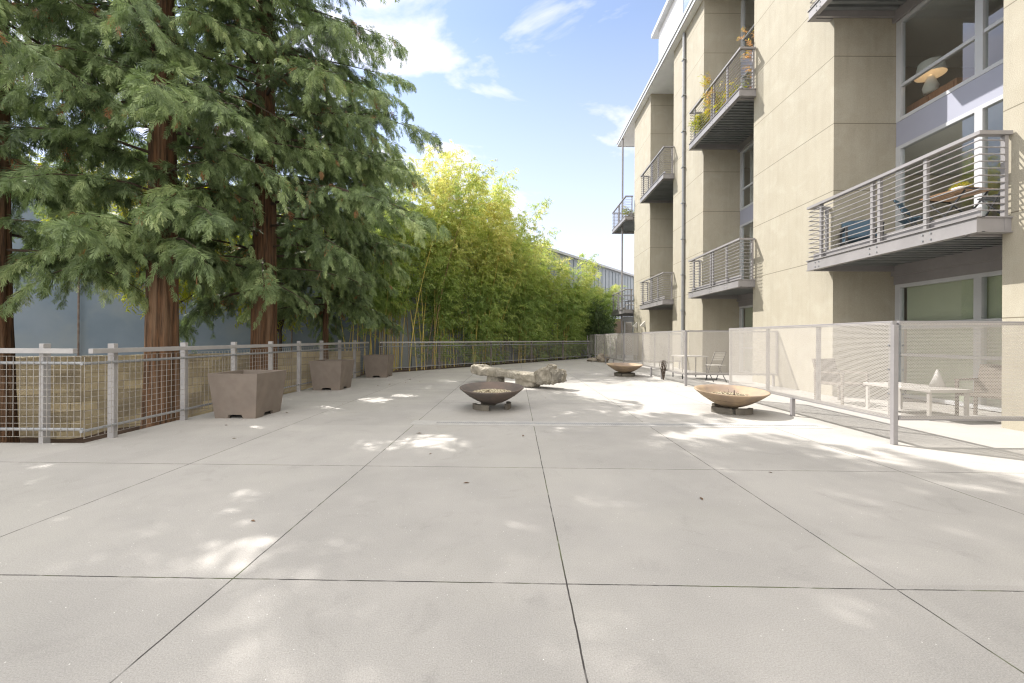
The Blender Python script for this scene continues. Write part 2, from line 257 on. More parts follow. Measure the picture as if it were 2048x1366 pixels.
# ------------------------------------------------------------------ mesh builder
class MB:
    def __init__(s): s.v = []; s.f = []
    def add(s, vs, fs):
        k = len(s.v); s.v += [tuple(v) for v in vs]; s.f += [tuple(i+k for i in f) for f in fs]; return s
    def box(s, x0, x1, y0, y1, z0, z1):
        return s.add([(x0,y0,z0),(x1,y0,z0),(x1,y1,z0),(x0,y1,z0),(x0,y0,z1),(x1,y0,z1),(x1,y1,z1),(x0,y1,z1)],
                     [(0,3,2,1),(4,5,6,7),(0,1,5,4),(1,2,6,5),(2,3,7,6),(3,0,4,7)])
    def bar(s, a, b, w, h=None, up=(0, 0, 1)):
        a = Vector(a); b = Vector(b); h = h or w; d = (b-a).normalized(); u = Vector(up)
        if abs(d.dot(u)) > .98: u = Vector((1, 0, 0))
        r = d.cross(u).normalized()*(w/2); u = r.cross(d).normalized()*(h/2)
        vs = [a-r-u, a+r-u, a+r+u, a-r+u, b-r-u, b+r-u, b+r+u, b-r+u]
        return s.add(vs, [(0,1,2,3),(7,6,5,4),(0,4,5,1),(1,5,6,2),(2,6,7,3),(3,7,4,0)])
    def tube(s, pts, rs, n=8, cap=True):
        pts = [Vector(p) for p in pts]; rs = rs if isinstance(rs, (list, tuple)) else [rs]*len(pts)
        k = len(s.v); ref = Vector((.13, .27, 1)).normalized()
        for i, p in enumerate(pts):
            d = (pts[min(i+1, len(pts)-1)]-pts[max(i-1, 0)]).normalized()
            rf = ref if abs(d.dot(ref)) < .95 else Vector((1, 0, 0))
            x = d.cross(rf).normalized(); y = d.cross(x)
            for j in range(n):
                a = 2*math.pi*j/n; s.v.append(tuple(p+(x*math.cos(a)+y*math.sin(a))*rs[i]))
        for i in range(len(pts)-1):
            for j in range(n):
                s.f.append((k+i*n+j, k+i*n+(j+1) % n, k+(i+1)*n+(j+1) % n, k+(i+1)*n+j))
        if cap: s.f.append(tuple(k+j for j in range(n))); s.f.append(tuple(k+(len(pts)-1)*n+j for j in range(n)))
        return s
    def lathe(s, prof, n=32, c=(0, 0, 0), a0=0, a1=2*math.pi, closed=False):
        k = len(s.v); full = abs(a1-a0-2*math.pi) < 1e-6; m = n if full else n+1
        for r, z in prof:
            for j in range(m):
                a = a0+(a1-a0)*j/n; s.v.append((c[0]+r*math.cos(a), c[1]+r*math.sin(a), c[2]+z))
        P = len(prof); rows = P if closed else P-1
        for i in range(rows):
            for j in range(n):
                q = (j+1) % m; i2 = (i+1) % P
                s.f.append((k+i*m+j, k+i*m+q, k+i2*m+q, k+i2*m+j))
        if closed and not full:
            s.f.append(tuple(k+i*m for i in range(P))); s.f.append(tuple(k+i*m+n for i in range(P)))
        return s
    def build(s, name, m, parent=None, bevel=0, smooth=False, loc=None, rot=None):
        me = bpy.data.meshes.new(name); me.from_pydata(s.v, [], s.f); me.update()
        o = bpy.data.objects.new(name, me); C.objects.link(o)
        me.materials.append(M[m] if isinstance(m, str) else m)
        if parent: o.parent = parent
        if loc is not None: o.location = loc
        if rot is not None: o.rotation_euler = rot
        if smooth:
            for p in me.polygons: p.use_smooth = True
        if bevel:
            b = o.modifiers.new('bevel', 'BEVEL'); b.width = bevel; b.segments = 2; b.limit_method = 'ANGLE'; b.angle_limit = R(40)
        return o
def tag(o, label=None, cat=None, group=None, kind=None):
    if label: o['label'] = label
    if cat: o['category'] = cat
    if group: o['group'] = group
    if kind: o['kind'] = kind
    return o
def thing(name, label, cat, loc=(0, 0, 0), rz=0, group=None):
    o = bpy.data.objects.new(name, None); C.objects.link(o); o.location = loc; o.rotation_euler = (0, 0, rz); o.empty_display_size = .1
    return tag(o, label, cat, group)
def copy_tree(o, parent=None):
    c = o.copy(); C.objects.link(c)
    if parent: c.parent = parent
    for ch in [x for x in bpy.data.objects if x.parent == o]: copy_tree(ch, c)
    return c
def quads(name, V, m, parent=None, var=None):
    """V: (n,4,3) array of quads"""
    n = len(V); me = bpy.data.meshes.new(name)
    me.vertices.add(n*4); me.vertices.foreach_set('co', V.reshape(-1).astype(np.float32))
    me.loops.add(n*4); me.loops.foreach_set('vertex_index', np.arange(n*4, dtype=np.int32))
    me.polygons.add(n); me.polygons.foreach_set('loop_start', np.arange(0, n*4, 4, dtype=np.int32))
    me.update(calc_edges=True)
    if var is not None:
        a = me.attributes.new('var', 'FLOAT', 'FACE'); a.data.foreach_set('value', var.astype(np.float32))
    me.materials.append(M[m]); o = bpy.data.objects.new(name, me); C.objects.link(o)
    if parent: o.parent = parent
    return o
# ------------------------------------------------------------------ ground
g = MB().add([(-900, -900, -1.0), (900, -900, -1.0), (900, 900, -1.0), (-900, 900, -1.0)], [(0, 1, 2, 3)]).build('ground', 'ground_soil'); tag(g, kind='structure')
FA = Vector((-4.5, 13.1, 0)); FB = Vector((4.66, 24.5, 0)); fd = (FB-FA).normalized(); fn = Vector((-fd.y, fd.x, 0))
def slab(name, poly, z0, z1, m):
    n = len(poly); mb = MB().add([(x, y, z0) for x, y in poly]+[(x, y, z1) for x, y in poly],
        [tuple(range(n))[::-1], tuple(range(n, 2*n))]+[(i, (i+1) % n, n+(i+1) % n, n+i) for i in range(n)])
    return mb.build(name, m)
tag(slab('patio', [(-40, -12), (14, -12), (14, 40), (6.0, 30), (4.7, 24.75), (-4.5, 13.25), (-4.82, 12.8), (-4.82, 4.47), (-40, 4.47)], -.98, 0, 'patio_concrete'), kind='structure')
# mulch bed between the slab and the block wall, and the bamboo bed
mb = MB(); nx, ny = 60, 40; vs = []
for j in range(ny+1):
    for i in range(nx+1):
        x = -22+17.18*i/nx; y = 4.3+10*j/ny
        vs.append((x, y, -.9+.05*math.sin(x*3.1+y)+.04*math.sin(y*5+x*2)+random.uniform(-.012, .012)))
mb.add(vs, [(j*(nx+1)+i, j*(nx+1)+i+1, (j+1)*(nx+1)+i+1, (j+1)*(nx+1)+i) for j in range(ny) for i in range(nx)])
tag(mb.build('mulch_bed', 'mulch'), kind='structure')
b1 = FA-fd*.4+fn*.16; b2 = FB+fd*9+fn*.12; b3 = b2+fn*3.3; b4 = b1+fn*3.3
tag(slab('bamboo_bed', [(b1.x, b1.y), (b2.x, b2.y), (b3.x, b3.y), (b4.x, b4.y)], -.9, -.06, 'mulch'), kind='structure')
dr = thing('trench_drain', 'pale metal strip drain set flush across the patio slabs in front of the bowls', 'drain', (.9, 5.6, 0), R(-.9))
MB().box(-2.35, 3.4, -.14, .14, .001, .004).build('concrete_surround', 'drain_strip', dr)
mb = MB()
for i in range(190): mb.box(-2.0+i*.028, -2.0+i*.028+.012, -.04, .04, .0045, .0065)
mb.build('grate', 'galvanised', dr)
# ------------------------------------------------------------------ building
XW, XR, XB = 6.7, 8.04, 6.23
bays = [(5.51, 8.45), (11.3, 14.33), (17.07, 20.0)]
piers = [(-5.0, 5.51), (8.45, 11.3), (14.33, 17.07), (20.0, 22.7)]
WT = 13.45
bld = thing('apartment_building', 'tan stucco apartment block with recessed bays and grey steel balconies', 'building', (XW, 10, 0))
def bx(): return MB()
class PB(MB):
    """builds in world coordinates below the building's Empty"""
    def build(s, name, m, parent=None, **k):
        ox, oy = XW, 10
        if parent is bld or parent is None: s.v = [(x-ox, y-oy, z) for x, y, z in s.v]
        else:
            s.v = [(x-ox, y-oy, z) for x, y, z in s.v]
        return MB.build(s, name, m, parent or bld, **k)
stm = M['stucco']
def wallpart(mb, name='wall'):
    return mb.build(name, 'stucco')
mb = PB()
for a, b in piers: mb.box(XW, XR+.05, a, b, 0, WT)
o = wallpart(mb); 
# plinth shells behind the windows (floors between the storeys)
mb = PB()
for a, b in bays+[(22.7, 22.7)]:
    if a != b:
        mb.box(XR+.12, 14, a-1.5, b+1.5, 2.66, 2.9); mb.box(XR+.12, 14, a-1.5, b+1.5, 5.27, 5.75); mb.box(XR+.12, 14, a-1.5, b+1.5, 7.9, 8.2); mb.box(XR+.12, 14, a-1.5, b+1.5, 10.6, 11.1)
mb.box(14, 14.2, -5, 22.7, 0, WT); mb.box(XR+.1, 14, -5.2, -5, 0, WT); mb.box(XR+.05, 14, 22.5, 22.7, 0, WT)
mb.build('floor_slab', 'room_ceiling')
mb = PB()
for y in (3.9, 9.9, 15.7, 21.4): mb.box(XR+.06, 14, y-.05, y+.05, 0, WT)
mb.build('party_wall', 'room_beige')
mb = PB()
for y in (9.82, 15.62, 21.3): mb.box(XR+.07, 13.9, y-.01, y+.012, 5.76, 7.89); mb.box(XR+.07, 13.9, y-.01, y+.012, 11.1, 13.4)
mb.box(13.9, 13.95, 0, 22, 5.76, 7.89)
mb.build('dark_wall_lining', 'room_brown')
# windows
def window(y0, y1, z0, z1, cols, rows, fw=.07, shade=None, name='window'):
    f = PB(); X = XR
    f.box(X-.03, X+.07, y0, y1, z1-fw, z1); f.box(X-.03, X+.07, y0, y1, z0, z0+fw)
    f.box(X-.03, X+.07, y1-.1, y1, z0+fw, z1-fw); f.box(X-.03, X+.07, y0, y0+fw, z0+fw, z1-fw)
    for c in cols: f.box(X-.03, X+.07, c-.06, c+.06, z0+fw, z1-fw)
    for r in rows: f.box(X-.015, X+.055, y0+fw, y1-.1, r-.03, r+.03)
    fr = f.build(name, 'frame_alu')
    p = PB(); ys = [y0+fw]+[v for c in cols for v in (c-.06, c+.06)]+[y1-.1]; zs = [z0+fw]+[v for r in rows for v in (r-.03, r+.03)]+[z1-fw]
    for i in range(0, len(ys), 2):
        for j in range(0, len(zs), 2): 
            q = PB(); q.add([(X+.018, ys[i], zs[j]), (X+.018, ys[i+1], zs[j]), (X+.018, ys[i+1], zs[j+1]), (X+.018, ys[i], zs[j+1])], [(0, 3, 2, 1)]); q.build('pane', 'glass', fr)
    if shade:
        s = PB(); n = 40
        s.box(X+.11, X+.13, y0+fw, y1-.12, shade[0], shade[1]); s.build('roller_blind', shade[2], fr)
    return fr
for k, (a, b) in enumerate(bays):
    c = a+1.43
    window(a, b, 5.78, 7.9, [c], [6.52])
    window(a, b, 2.9, 5.26, [c], [], name='balcony_door')
    window(a, b, 11.1, 13.3, [c], [11.85]); window(a, b, 8.2, 10.55, [c], [], name='balcony_door')
    window(a, b, 1.5, 2.36, [c], [], shade=(1.5, 2.3, 'blind'))
    window(a, b, 0.02, 1.5, [c], [.9], name='patio_door', shade=(.05, 1.45, 'blind'))
    for z0, z1 in ((5.26, 5.78), (10.55, 11.1)): s = PB(); s.box(XR-.02, XR+.06, a, b, z0, z1); s.build('spandrel', 'spandrel')
    for z0, z1 in ((2.36, 2.9), (7.9, 8.2)): s = PB(); s.box(XR-.06, XR+.06, a, b, z0, z1); s.build('lintel', 'steel_paint')
# curtains in bays beyond the first
for (a, b) in bays[1:]:
    mb = PB()
    for z0, z1 in ((2.95, 5.2), (5.85, 7.85)):
        n = 26; y0 = b-1.1; vs = []
        for i in range(n+1): vs += [(XR+.28+.05*math.sin(i*1.9), y0+.95*i/n, z0), (XR+.28+.05*math.sin(i*1.9), y0+.95*i/n, z1)]
        mb.add(vs, [(2*i, 2*i+2, 2*i+3, 2*i+1) for i in range(n)])
    mb.build('curtain', 'curtain')
# roof, eave and top storey
mb = PB(); mb.box(6.47, 14.2, -5, 25.5, WT, WT+.05); mb.build('soffit', 'white_stucco')
mb = PB(); mb.box(6.43, 6.47, -5, 25.52, WT-.02, WT+.22); mb.box(6.39, 6.43, -5, 25.56, WT+.14, WT+.26); mb.box(6.47, 14.2, 25.5, 25.54, WT-.02, WT+.22); mb.box(6.47, 14.2, -5, 25.5, WT+.06, WT+.2); mb.build('roof', 'roof_trim')
mb = PB(); mb.box(7.2, 14, -5, 20.3, WT+.2, 16.75); mb.build('upper_storey', 'white_stucco')
mb = PB(); mb.box(6.95, 14, -5, 20.75, 16.75, 16.95); mb.build('upper_roof', 'roof_trim')
for y in (16.2, 10.5):
    mb = PB(); mb.box(7.16, 7.2, y-1.2, y+1.2, 14.2, 14.3); mb.box(7.16, 7.2, y-1.2, y+1.2, 16.1, 16.2); [mb.box(7.165, 7.2, y+q-.04, y+q+.04, 14.3, 16.1) for q in (-1.16, 0, 1.16)]
    f = mb.build('window', 'frame_alu'); mb = PB(); mb.box(7.18, 7.19, y-1.12, y+1.12, 14.3, 16.1); mb.build('pane', 'glass', f)
mb = PB(); mb.tube([(6.52, 24.55, 0), (6.52, 24.55, WT)], .055, 10); mb.build('corner_post', 'steel_paint', smooth=False)
# downpipe
mb = PB(); mb.tube([(XW-.06, 15.9, .05), (XW-.06, 15.9, WT-.1)], .055, 12); 
for i in range(9): mb.box(XW-.13, XW, 15.82, 15.98, .9+i*1.42, .94+i*1.42)
mb.build('downpipe', 'galvanised')
# ground floor wall at the open end of the block
mb = PB(); mb.box(6.9, 14, 25.9, 26.05, 2.35, 2.62); mb.box(7.0, 7.1, 25.85, 26, 0, 2.35); mb.box(7.6, 7.7, 25.85, 26, 0, 2.35); mb.box(7.0, 14, 25.85, 26, 0, .12); mb.box(7.1, 14, 25.85, 26, 2.28, 2.36)
f = mb.build('end_window', 'frame_alu'); mb = PB(); mb.box(7.1, 14, 25.93, 25.94, .12, 2.28); mb.build('pane', 'glass', f)
mb = PB(); mb.box(7.0, 14, 28.5, 28.6, 0, 2.6); mb.build('rear_wall', 'room_brown')
# wall lamps
for y in (22.1, 20.75):
    mb = PB(); x = XW
    mb.add([(x, y-.06, 1.78), (x, y+.06, 1.78), (x-.24, y+.06, 1.88), (x-.24, y-.06, 1.88), (x, y-.06, 2.12), (x, y+.06, 2.12)], [(0,1,2,3), (0,3,4), (1,5,2), (3,2,5,4), (0,4,5,1)])
    mb.build('wall_lamp', 'lamp_metal')
# balconies
def balcony(a, b, zb, far_end=False):
    ya, yb = a-.1, b+.1; z = zb
    d = PB()
    d.box(XB, XB+.05, ya, yb, z+.015, z+.205); d.box(XB-.02, XB+.09, ya-.02, yb+.02, z+.205, z+.22); d.box(XB-.02, XB+.09, ya-.02, yb+.02, z, z+.015)
    xe = XW if not far_end else XR
    for y, xx in ((ya, XW), (yb-.05, xe)): d.box(XB+.05, xx, y, y+.05, z+.02, z+.2); d.box(XB+.05, xx, y-.02, y+.07, z+.2, z+.216); d.box(XB+.05, xx, y-.02, y+.07, z+.002, z+.014)
    d.box(XR-.12, XR-.07, a, b, z-.12, z+.12); d.box(XB+.05, XR-.1, a+.02, a+.06, z-.02, z+.16) ; d.box(XB+.05, XR-.1, b-.07, b-.02, z-.02, z+.16)
    o = d.build('balcony', 'steel_paint')
    dk = PB(); dk.box(XB+.05, XR-.03, a, b, z+.17, z+.2); dk.box(XB+.05, XW, ya+.05, a, z+.17, z+.2); dk.box(XB+.05, XW, b, yb-.05, z+.17, z+.2)
    dk.build('deck', 'deck_metal', o)
    rb = PB(); y = a+.08
    while y < b-.12: rb.box(XB+.06, XR-.13, y, y+.075, z+.09, z+.169); y += .15
    rb.build('corrugated_soffit', 'deck_metal', o)
    tp = PB(); tp.box(XB+.10, XB+.11, ya+.04, yb-.04, z+.225, z+.36); tp.build('toe_plate', 'steel_paint', o)
    rl = PB(); xo = XB+.03; top = z+1.37
    ys = [yb-.32, (a+b)/2+.07, (a+b)/2-.07, a+.62]
    for q in ys: rl.box(xo, xo+.05, q-.025, q+.025, z+.22, top-.05)
    for q in (ya+.02, yb-.02): rl.box(XW-.10, XW-.05, q-.025, q+.025, z+.02, top-.05)
    rl.box(xo-.03, xo+.05, ya-.03, yb+.03, top-.05, top); rl.box(xo+.05, XW-.02, ya-.03, ya+.05, top-.05, top); rl.box(xo+.05, XW-.02, yb-.05, yb+.03, top-.05, top)
    if far_end: rl.box(XW-.02, XR, yb-.05, yb+.03, top-.05, top); rl.box(XR-.06, XR, yb-.04, yb, z+.2, top)
    rl.build('railing', 'steel_paint', o)
    rd = PB(); n = 11
    for i in range(n):
        zz = z+.30+i*(top-.12-z-.30)/(n-1)
        rd.tube([(xo, yb, zz), (xo, ya, zz)], .009, 6)
        rd.tube([(xo, ya, zz), (XW-.07, ya, zz)], .009, 6); rd.tube([(xo, yb, zz), (XR if far_end else XW-.07, yb, zz)], .009, 6)
    rd.build('railing_rods', 'steel_paint', o)
    for q in ys+[yb-.22, a+.5]:
        for zz in (.06, .15): bt = PB(); bt.tube([(XB-.012, q, z+zz), (XB+.01, q, z+zz)], .013, 8); bt.build('bolt', 'galvanised', o)
    return o
for a, b in bays:
    for zb in (2.66, 8.0): balcony(a, b, zb)
for zb in (2.66, 8.0): balcony(22.97, 25.9, zb, True)
# ------------------------------------------------------------------ far building and walls
def X_at(px): return (px-1031)/F
# metal clad wall behind the bamboo
def wall_seg(name, p, q, z0, z1, th, m, parent, side=1):
    p = Vector((p[0], p[1], 0)); q = Vector((q[0], q[1], 0)); d = (q-p).normalized(); n = Vector((-d.y, d.x, 0))*th*side
    mb = MB().add([(p.x, p.y, z0), (q.x, q.y, z0), (q.x+n.x, q.y+n.y, z0), (p.x+n.x, p.y+n.y, z0), (p.x, p.y, z1), (q.x, q.y, z1), (q.x+n.x, q.y+n.y, z1), (p.x+n.x, p.y+n.y, z1)],
        [(0,3,2,1),(4,5,6,7),(0,1,5,4),(1,2,6,5),(2,3,7,6),(3,0,4,7)])
    return mb.build(name, m, parent)
wh = thing('warehouse', 'long blue grey warehouse wall rising behind the redwoods and bamboo', 'building')
J = (-5.3, 15.6); E = (24.0, 52.1)
wall_seg('wall', J, E, -1, 6.62, 3, 'blue_panel', wh)
mb = MB(); d = (Vector((E[0], E[1], 0))-Vector((J[0], J[1], 0))); ln = d.length; d.normalize(); nn = Vector((d.y, -d.x, 0))
for i in range(int(ln/.6)):
    p = Vector((J[0], J[1], 0))+d*(i*.6+.3)+nn*.012
    mb.bar((p.x, p.y, -.9), (p.x, p.y, 6.5), .03, .03)
mb.build('panel_rib', 'blue_wall', wh)
p = Vector((J[0], J[1], 6.62))+nn*.06; q = Vector((E[0], E[1], 6.62))+nn*.06
MB().bar(p+Vector((0, 0, .06)), q+Vector((0, 0, .06)), .2, .16).build('roof_edge', 'roof_trim', wh)
K = (-34, 8.6)
wall_seg('concrete_wall', (J[0]-.02, J[1]-.01), K, -1, 6.6, 3, 'blue_wall', wh, -1)
mb = MB(); e = (Vector((K[0], K[1], 0))-Vector((J[0], J[1], 0))).normalized(); m_ = Vector((e.y, -e.x, 0))*-1
for s_ in (3.1, 3.6, 9.5):
    p = Vector((J[0], J[1], 0))+e*s_+Vector((.05, -.1, 0)); mb.tube([(p.x, p.y, -1), (p.x, p.y, 6.4)], .028, 6)
mb.build('pipe', 'rust_pipe', wh)
# block wall
BA = Vector((-15.0, 3.03, 0)); BBv = Vector((-4.92, 12.7, 0)); bd = BBv-BA; bl = bd.length; ang = math.atan2(bd.y, bd.x)
bw = thing('block_wall', 'low tan concrete block wall with dark stains behind the redwood trunks', 'wall', (BA.x, BA.y, 0), ang)
MB().box(0, bl, 0, .2, -1.0, .73).build('blockwork', 'block_wall', bw)
MB().box(-.02, bl, -.012, .215, .73, .765).build('cap', 'block_wall', bw)
# ------------------------------------------------------------------ fences
def wire_panel(mb, p, q, z0, z1, pitch=.0745, r=.0019):
    p = Vector(p); q = Vector(q); d = q-p; l = d.length; d.normalize(); n = max(1, round(l/pitch))
    for i in range(n+1):
        a = p+d*(l*i/n); mb.bar((a.x, a.y, z0), (a.x, a.y, z1), 2*r)
    m = round((z1-z0)/pitch)
    for j in range(m+1):
        if j == m-1: continue
        z = z0+(z1-z0)*j/m; off = Vector((-d.y, d.x, 0))*.006
        mb.bar((p.x+off.x, p.y+off.y, z), (q.x+off.x, q.y+off.y, z), 2*r)
def fence(name, label, p, q, posts, panels, pm='fence_paint', H=1.11, side=1, rail_seg=None, wm='wire', pw=.075):
    P = Vector(p); Q = Vector(q); d = (Q-P).normalized(); n = Vector((-d.y, d.x, 0))*side      # n points to the mesh side
    t = thing(name, label, 'fence', P)
    def at(s, off=0): v = P+d*s+n*off-P; return v
    for s in posts:
        a = at(s); MB().bar((a.x, a.y, -.3), (a.x, a.y, H), pw, .05, up=d).build('post', pm, t, bevel=.003)
    for (s0, s1) in (rail_seg or [(0, (Q-P).length)]):
        a = at(s0, .055); b = at(s1, .055); MB().bar((a.x, a.y, 1.03), (b.x, b.y, 1.03), .05, .055).build('top_rail', 'fence_paint', t, bevel=.003)
    for (s0, s1) in panels:
        a = at(s0+.015, .07); b = at(s1-.015, .07); mb = MB(); wire_panel(mb, a, b, .08, .97); mb.build('wire_panel', wm, t)
    for z in (.895, .16):
        for (s0, s1) in panels:
            a = at(s0, .05); b = at(s1, .05); MB().tube([(a.x, a.y, z), (b.x, b.y, z)], .017, 8).build('mid_rail' , 'galvanised', t)
    return t
fence('wire_fence', 'left end run of wire mesh fence facing the camera beside the nearest trunk', (-9.3, 4.49, 0), (-4.82, 4.49, 0), [.6, 2.3, 4.02-.0], [(0, 2.2), (2.24, 4.515)], side=-1, rail_seg=[(0, 4.42)])
sp = [4.72+1.015*i for i in range(8)]
fence('wire_fence', 'wire mesh fence run behind the three square planters with pale posts', (-4.75, 4.42, 0), (-4.75, 12.75, 0), [s-4.42 for s in sp], [(-.09, 1.99), (2.01, 4.0), (4.02, 6.05), (6.07, 8.3)], side=-1)
fl = (FB-FA).length
ps = [.12]
for px in (879, 982, 1063, 1126, 1176):
    u = X_at(px); y = (13.1+1.2445*4.5)/(1-1.2445*u); ps.append((y-13.1)/fd.y)
fence('wire_fence', 'long wire mesh fence run with dark posts in front of the bamboo', FA, FB, ps, [(i*2.09, (i+1)*2.09-.02) for i in range(7)], pm='fence_dark', H=1.08, side=-1)
# ------------------------------------------------------------------ perforated screens
def screen(label, p, q, posts, stiles, side=1, corner=True):
    P = Vector((p[0], p[1], 0)); Q = Vector((q[0], q[1], 0)); d = Q-P; l = d.length; an = math.atan2(d.y, d.x)
    t = thing('patio_screen', label, 'screen', P, an, 'perforated metal screens round the ground floor patios')
    MB().box(0, l, -.025, .025, 1.375, 1.42).build('top_rail', 'steel_paint', t, bevel=.003)
    MB().box(0, l, -.025, .025, .28, .33).build('bottom_rail', 'steel_paint', t, bevel=.003)
    for s in stiles: MB().box(s-.025, s+.025, -.02, .02, .33, 1.375).build('stile', 'steel_paint', t, bevel=.002)
    for s in posts: MB().box(s-.022, s+.022, -.027, .027, 0, 1.375 if s in (0,) else .28).build('post', 'steel_paint', t, bevel=.003)
    MB().add([(.02, side*.0275, .30), (l-.02, side*.0275, .30), (l-.02, side*.0275, 1.40), (.02, side*.0275, 1.40)], [(0, 1, 2, 3)]).build('perforated_panel', 'perforated_metal', t)
    for z in (.58, .86, 1.14): MB().tube([(.04, side*.027, z), (.04, side*.036, z)], .008, 8).build('bolt', 'galvanised', t)
    return t
XS = 4.35
Y0s = [4.59, 10.2, 16.07, 21.8]
orn = ['nearest', 'second nearest', 'third nearest', 'farthest']
for i, y in enumerate(Y0s):
    screen(['nearest long perforated screen, right beside the tan sunlit bowl', 'long perforated screen between the sunlit bowl and the small far bowl', 'perforated screen run just behind the small far bowl, streaked with tree shade', 'short perforated screen at the far end where the bamboo fence stops'][i],
        (XS, y), (XS, y+[3.52, 3.5, 3.5, 1.6][i]), [0, 1.68, [3.2, 2.6, 3.2, 1.5][i]], [.03, 1.15, 2.3, [3.49, 3.47, 3.47, 1.57][i]], side=1)
    screen(['perforated screen square to the building in front of the wicker armchair and cone lantern', 'perforated screen square to the building just behind the sunlit tan bowl', 'perforated screen facing the camera above the right rim of the far bowl', 'narrow dark perforated screen facing the camera by the two rocks'][i],
        (XS+.04, y+.01), (XW-.02, y+.01), [2.2], [2.28], side=-1)
# ------------------------------------------------------------------ planters
def planter(x, y, label, rz=0):
    t = thing('square_planter', label, 'planter', (x, y, 0), rz, 'square tapered planters along the wire fence')
    b, tp, h, th = .30, .365, .66, .035
    mb = MB(); k = .055; fx = .115
    def ring(s, z): return [(-s, -s, z), (s, -s, z), (s, s, z), (-s, s, z)]
    # outer walls with a notch at the foot of each side
    for r in range(4):
        c, s = math.cos(r*math.pi/2), math.sin(r*math.pi/2)
        def T(p): return (p[0]*c-p[1]*s, p[0]*s+p[1]*c, p[2])
        zb = k; bw_ = b+(tp-b)*zb/h
        pts = [(-b, -b, 0), (-fx, -b, 0), (-fx+.02, -bw_, zb), (fx-.02, -bw_, zb), (fx, -b, 0), (b, -b, 0), (tp, -tp, h), (-tp, -tp, h)]
        inn = [(p[0]*(1-.08), p[1]+th, p[2]) for p in pts[1:5]]
        A = [T(p) for p in pts]; I = [T(p) for p in inn]
        mb.add(A, [(0, 1, 2, 7), (2, 3, 6, 7), (3, 4, 5, 6)])
        mb.add([A[1], A[2], A[3], A[4]]+I, [(0, 4, 5, 1), (1, 5, 6, 2), (2, 6, 7, 3)])
        mb.add([T((-tp, -tp, h)), T((tp, -tp, h)), T((tp-th, -tp+th, h)), T((-tp+th, -tp+th, h)), T((tp-th-.02, -tp+th+.02, .48)), T((-tp+th+.02, -tp+th+.02, .48))], [(0, 1, 2, 3), (3, 2, 4, 5)])
    mb.add(ring(tp-.04, .44), [(0, 1, 2, 3)]); mb.add(ring(b-.01, .05), [(3, 2, 1, 0)])
    mb.build('pot', 'planter_clay', t, bevel=.006)
    mb = MB(); n = 12; vs = []; e = tp-.05
    for j in range(n+1):
        for i in range(n+1): vs.append((-e+2*e*i/n, -e+2*e*j/n, .45+random.uniform(0, .03)))
    mb.add(vs, [(j*(n+1)+i, j*(n+1)+i+1, (j+1)*(n+1)+i+1, (j+1)*(n+1)+i) for j in range(n) for i in range(n)]); mb.build('soil', 'gravel_soil', t)
    return t
planter(-3.79-.305, 5.86+.30, 'largest looking brown square planter, nearest of the three at the fence', R(-1))
planter(-3.96-.29, 9.0+.30, 'brown square planter in the middle of the row with a sunlit side', R(0))
planter(-3.86-.29, 11.9+.30, 'farthest brown square planter, where the bamboo begins', R(2))
# ------------------------------------------------------------------ bowls
def bowl(x, y, r, label, m, tilt, arcs, fill, az=0, zrim=.35):
    t = thing('fire_bowl', label, 'bowl', (x, y, 0), 0, 'wide shallow bowls on the patio')
    h = .27; prof = []
    for i in range(9): a = i/8; prof.append((.05+(r-.05)*a**.82, h*a**1.35))
    inner = [(rr-.022, z+.014) for rr, z in prof[::-1]]; inner[0] = (r-.03, h)
    full = [(0.001, 0)]+prof+[(r+.002, h+.012), (r-.026, h+.014)]+inner[1:-1]+[(.001, .03)]
    b = MB().lathe(full, 64).build('basin', m, t, loc=(0, 0, zrim-h), rot=(tilt, 0, az), smooth=True)
    rs = r*.75; mb = MB()
    for sx in range(24):
        pass
    vs = [(0, 0, .215)]; n1, n2 = 10, 40
    for i in range(1, n1+1):
        for j in range(n2): a = 2*math.pi*j/n2; rr = rs*i/n1; vs.append((rr*math.cos(a), rr*math.sin(a), .205-.05*(i/n1)**2+random.uniform(-.006, .006)))
    fs = [(0, 1+j, 1+(j+1) % n2) for j in range(n2)]+[(1+(i-1)*n2+j, 1+i*n2+j, 1+i*n2+(j+1) % n2, 1+(i-1)*n2+(j+1) % n2) for i in range(1, n1) for j in range(n2)]
    MB().add(vs, fs).build('soil', 'gravel_soil', b)
    pb = MB()
    for i in range(fill):
        a = random.uniform(0, 6.28); rr = rs*math.sqrt(random.random())*.97; s = random.uniform(.007, .019); z = .21-.05*(rr/rs)**2
        x_, y_ = rr*math.cos(a), rr*math.sin(a)
        pb.add([(x_+s, y_, z), (x_, y_+s*.8, z), (x_-s, y_, z), (x_, y_-s*.8, z), (x_+.002, y_, z+s*.8), (x_, y_, z-s)], [(0,1,4), (1,2,4), (2,3,4), (3,0,4), (1,0,5), (2,1,5), (3,2,5), (0,3,5)])
    pg = pb.build('gravel', 'pebble', b); pg['kind'] = 'stuff'
    for a0, a1 in arcs:
        MB().lathe([(.27, 0), (.33, 0), (.33, .095), (.27, .095)], 14, a0=a0, a1=a1, closed=True).build('support_block', 'block_wood', t)
    return t, b
bowl(-.40, 6.85, .545, 'dark brown shallow bowl of gravel in the shade, nearest the middle of the patio', 'bowl_rust', R(3.5), [(R(195), R(265)), (R(325), R(385)), (R(80), R(130))], 900, az=R(2))
t3, b3 = bowl(3.56, 6.62, .555, 'sunlit tan shallow bowl with twigs inside beside the long near screen', 'bowl_clay', R(3), [(R(185), R(247)), (R(255), R(322)), (R(40), R(120))], 300)
mb = MB(); mb.tube([(.03, -.05, .16), (.03, -.05, .285)], .01, 8); mb.build('pipe_stub', 'rust_pipe', b3)
mb = MB()
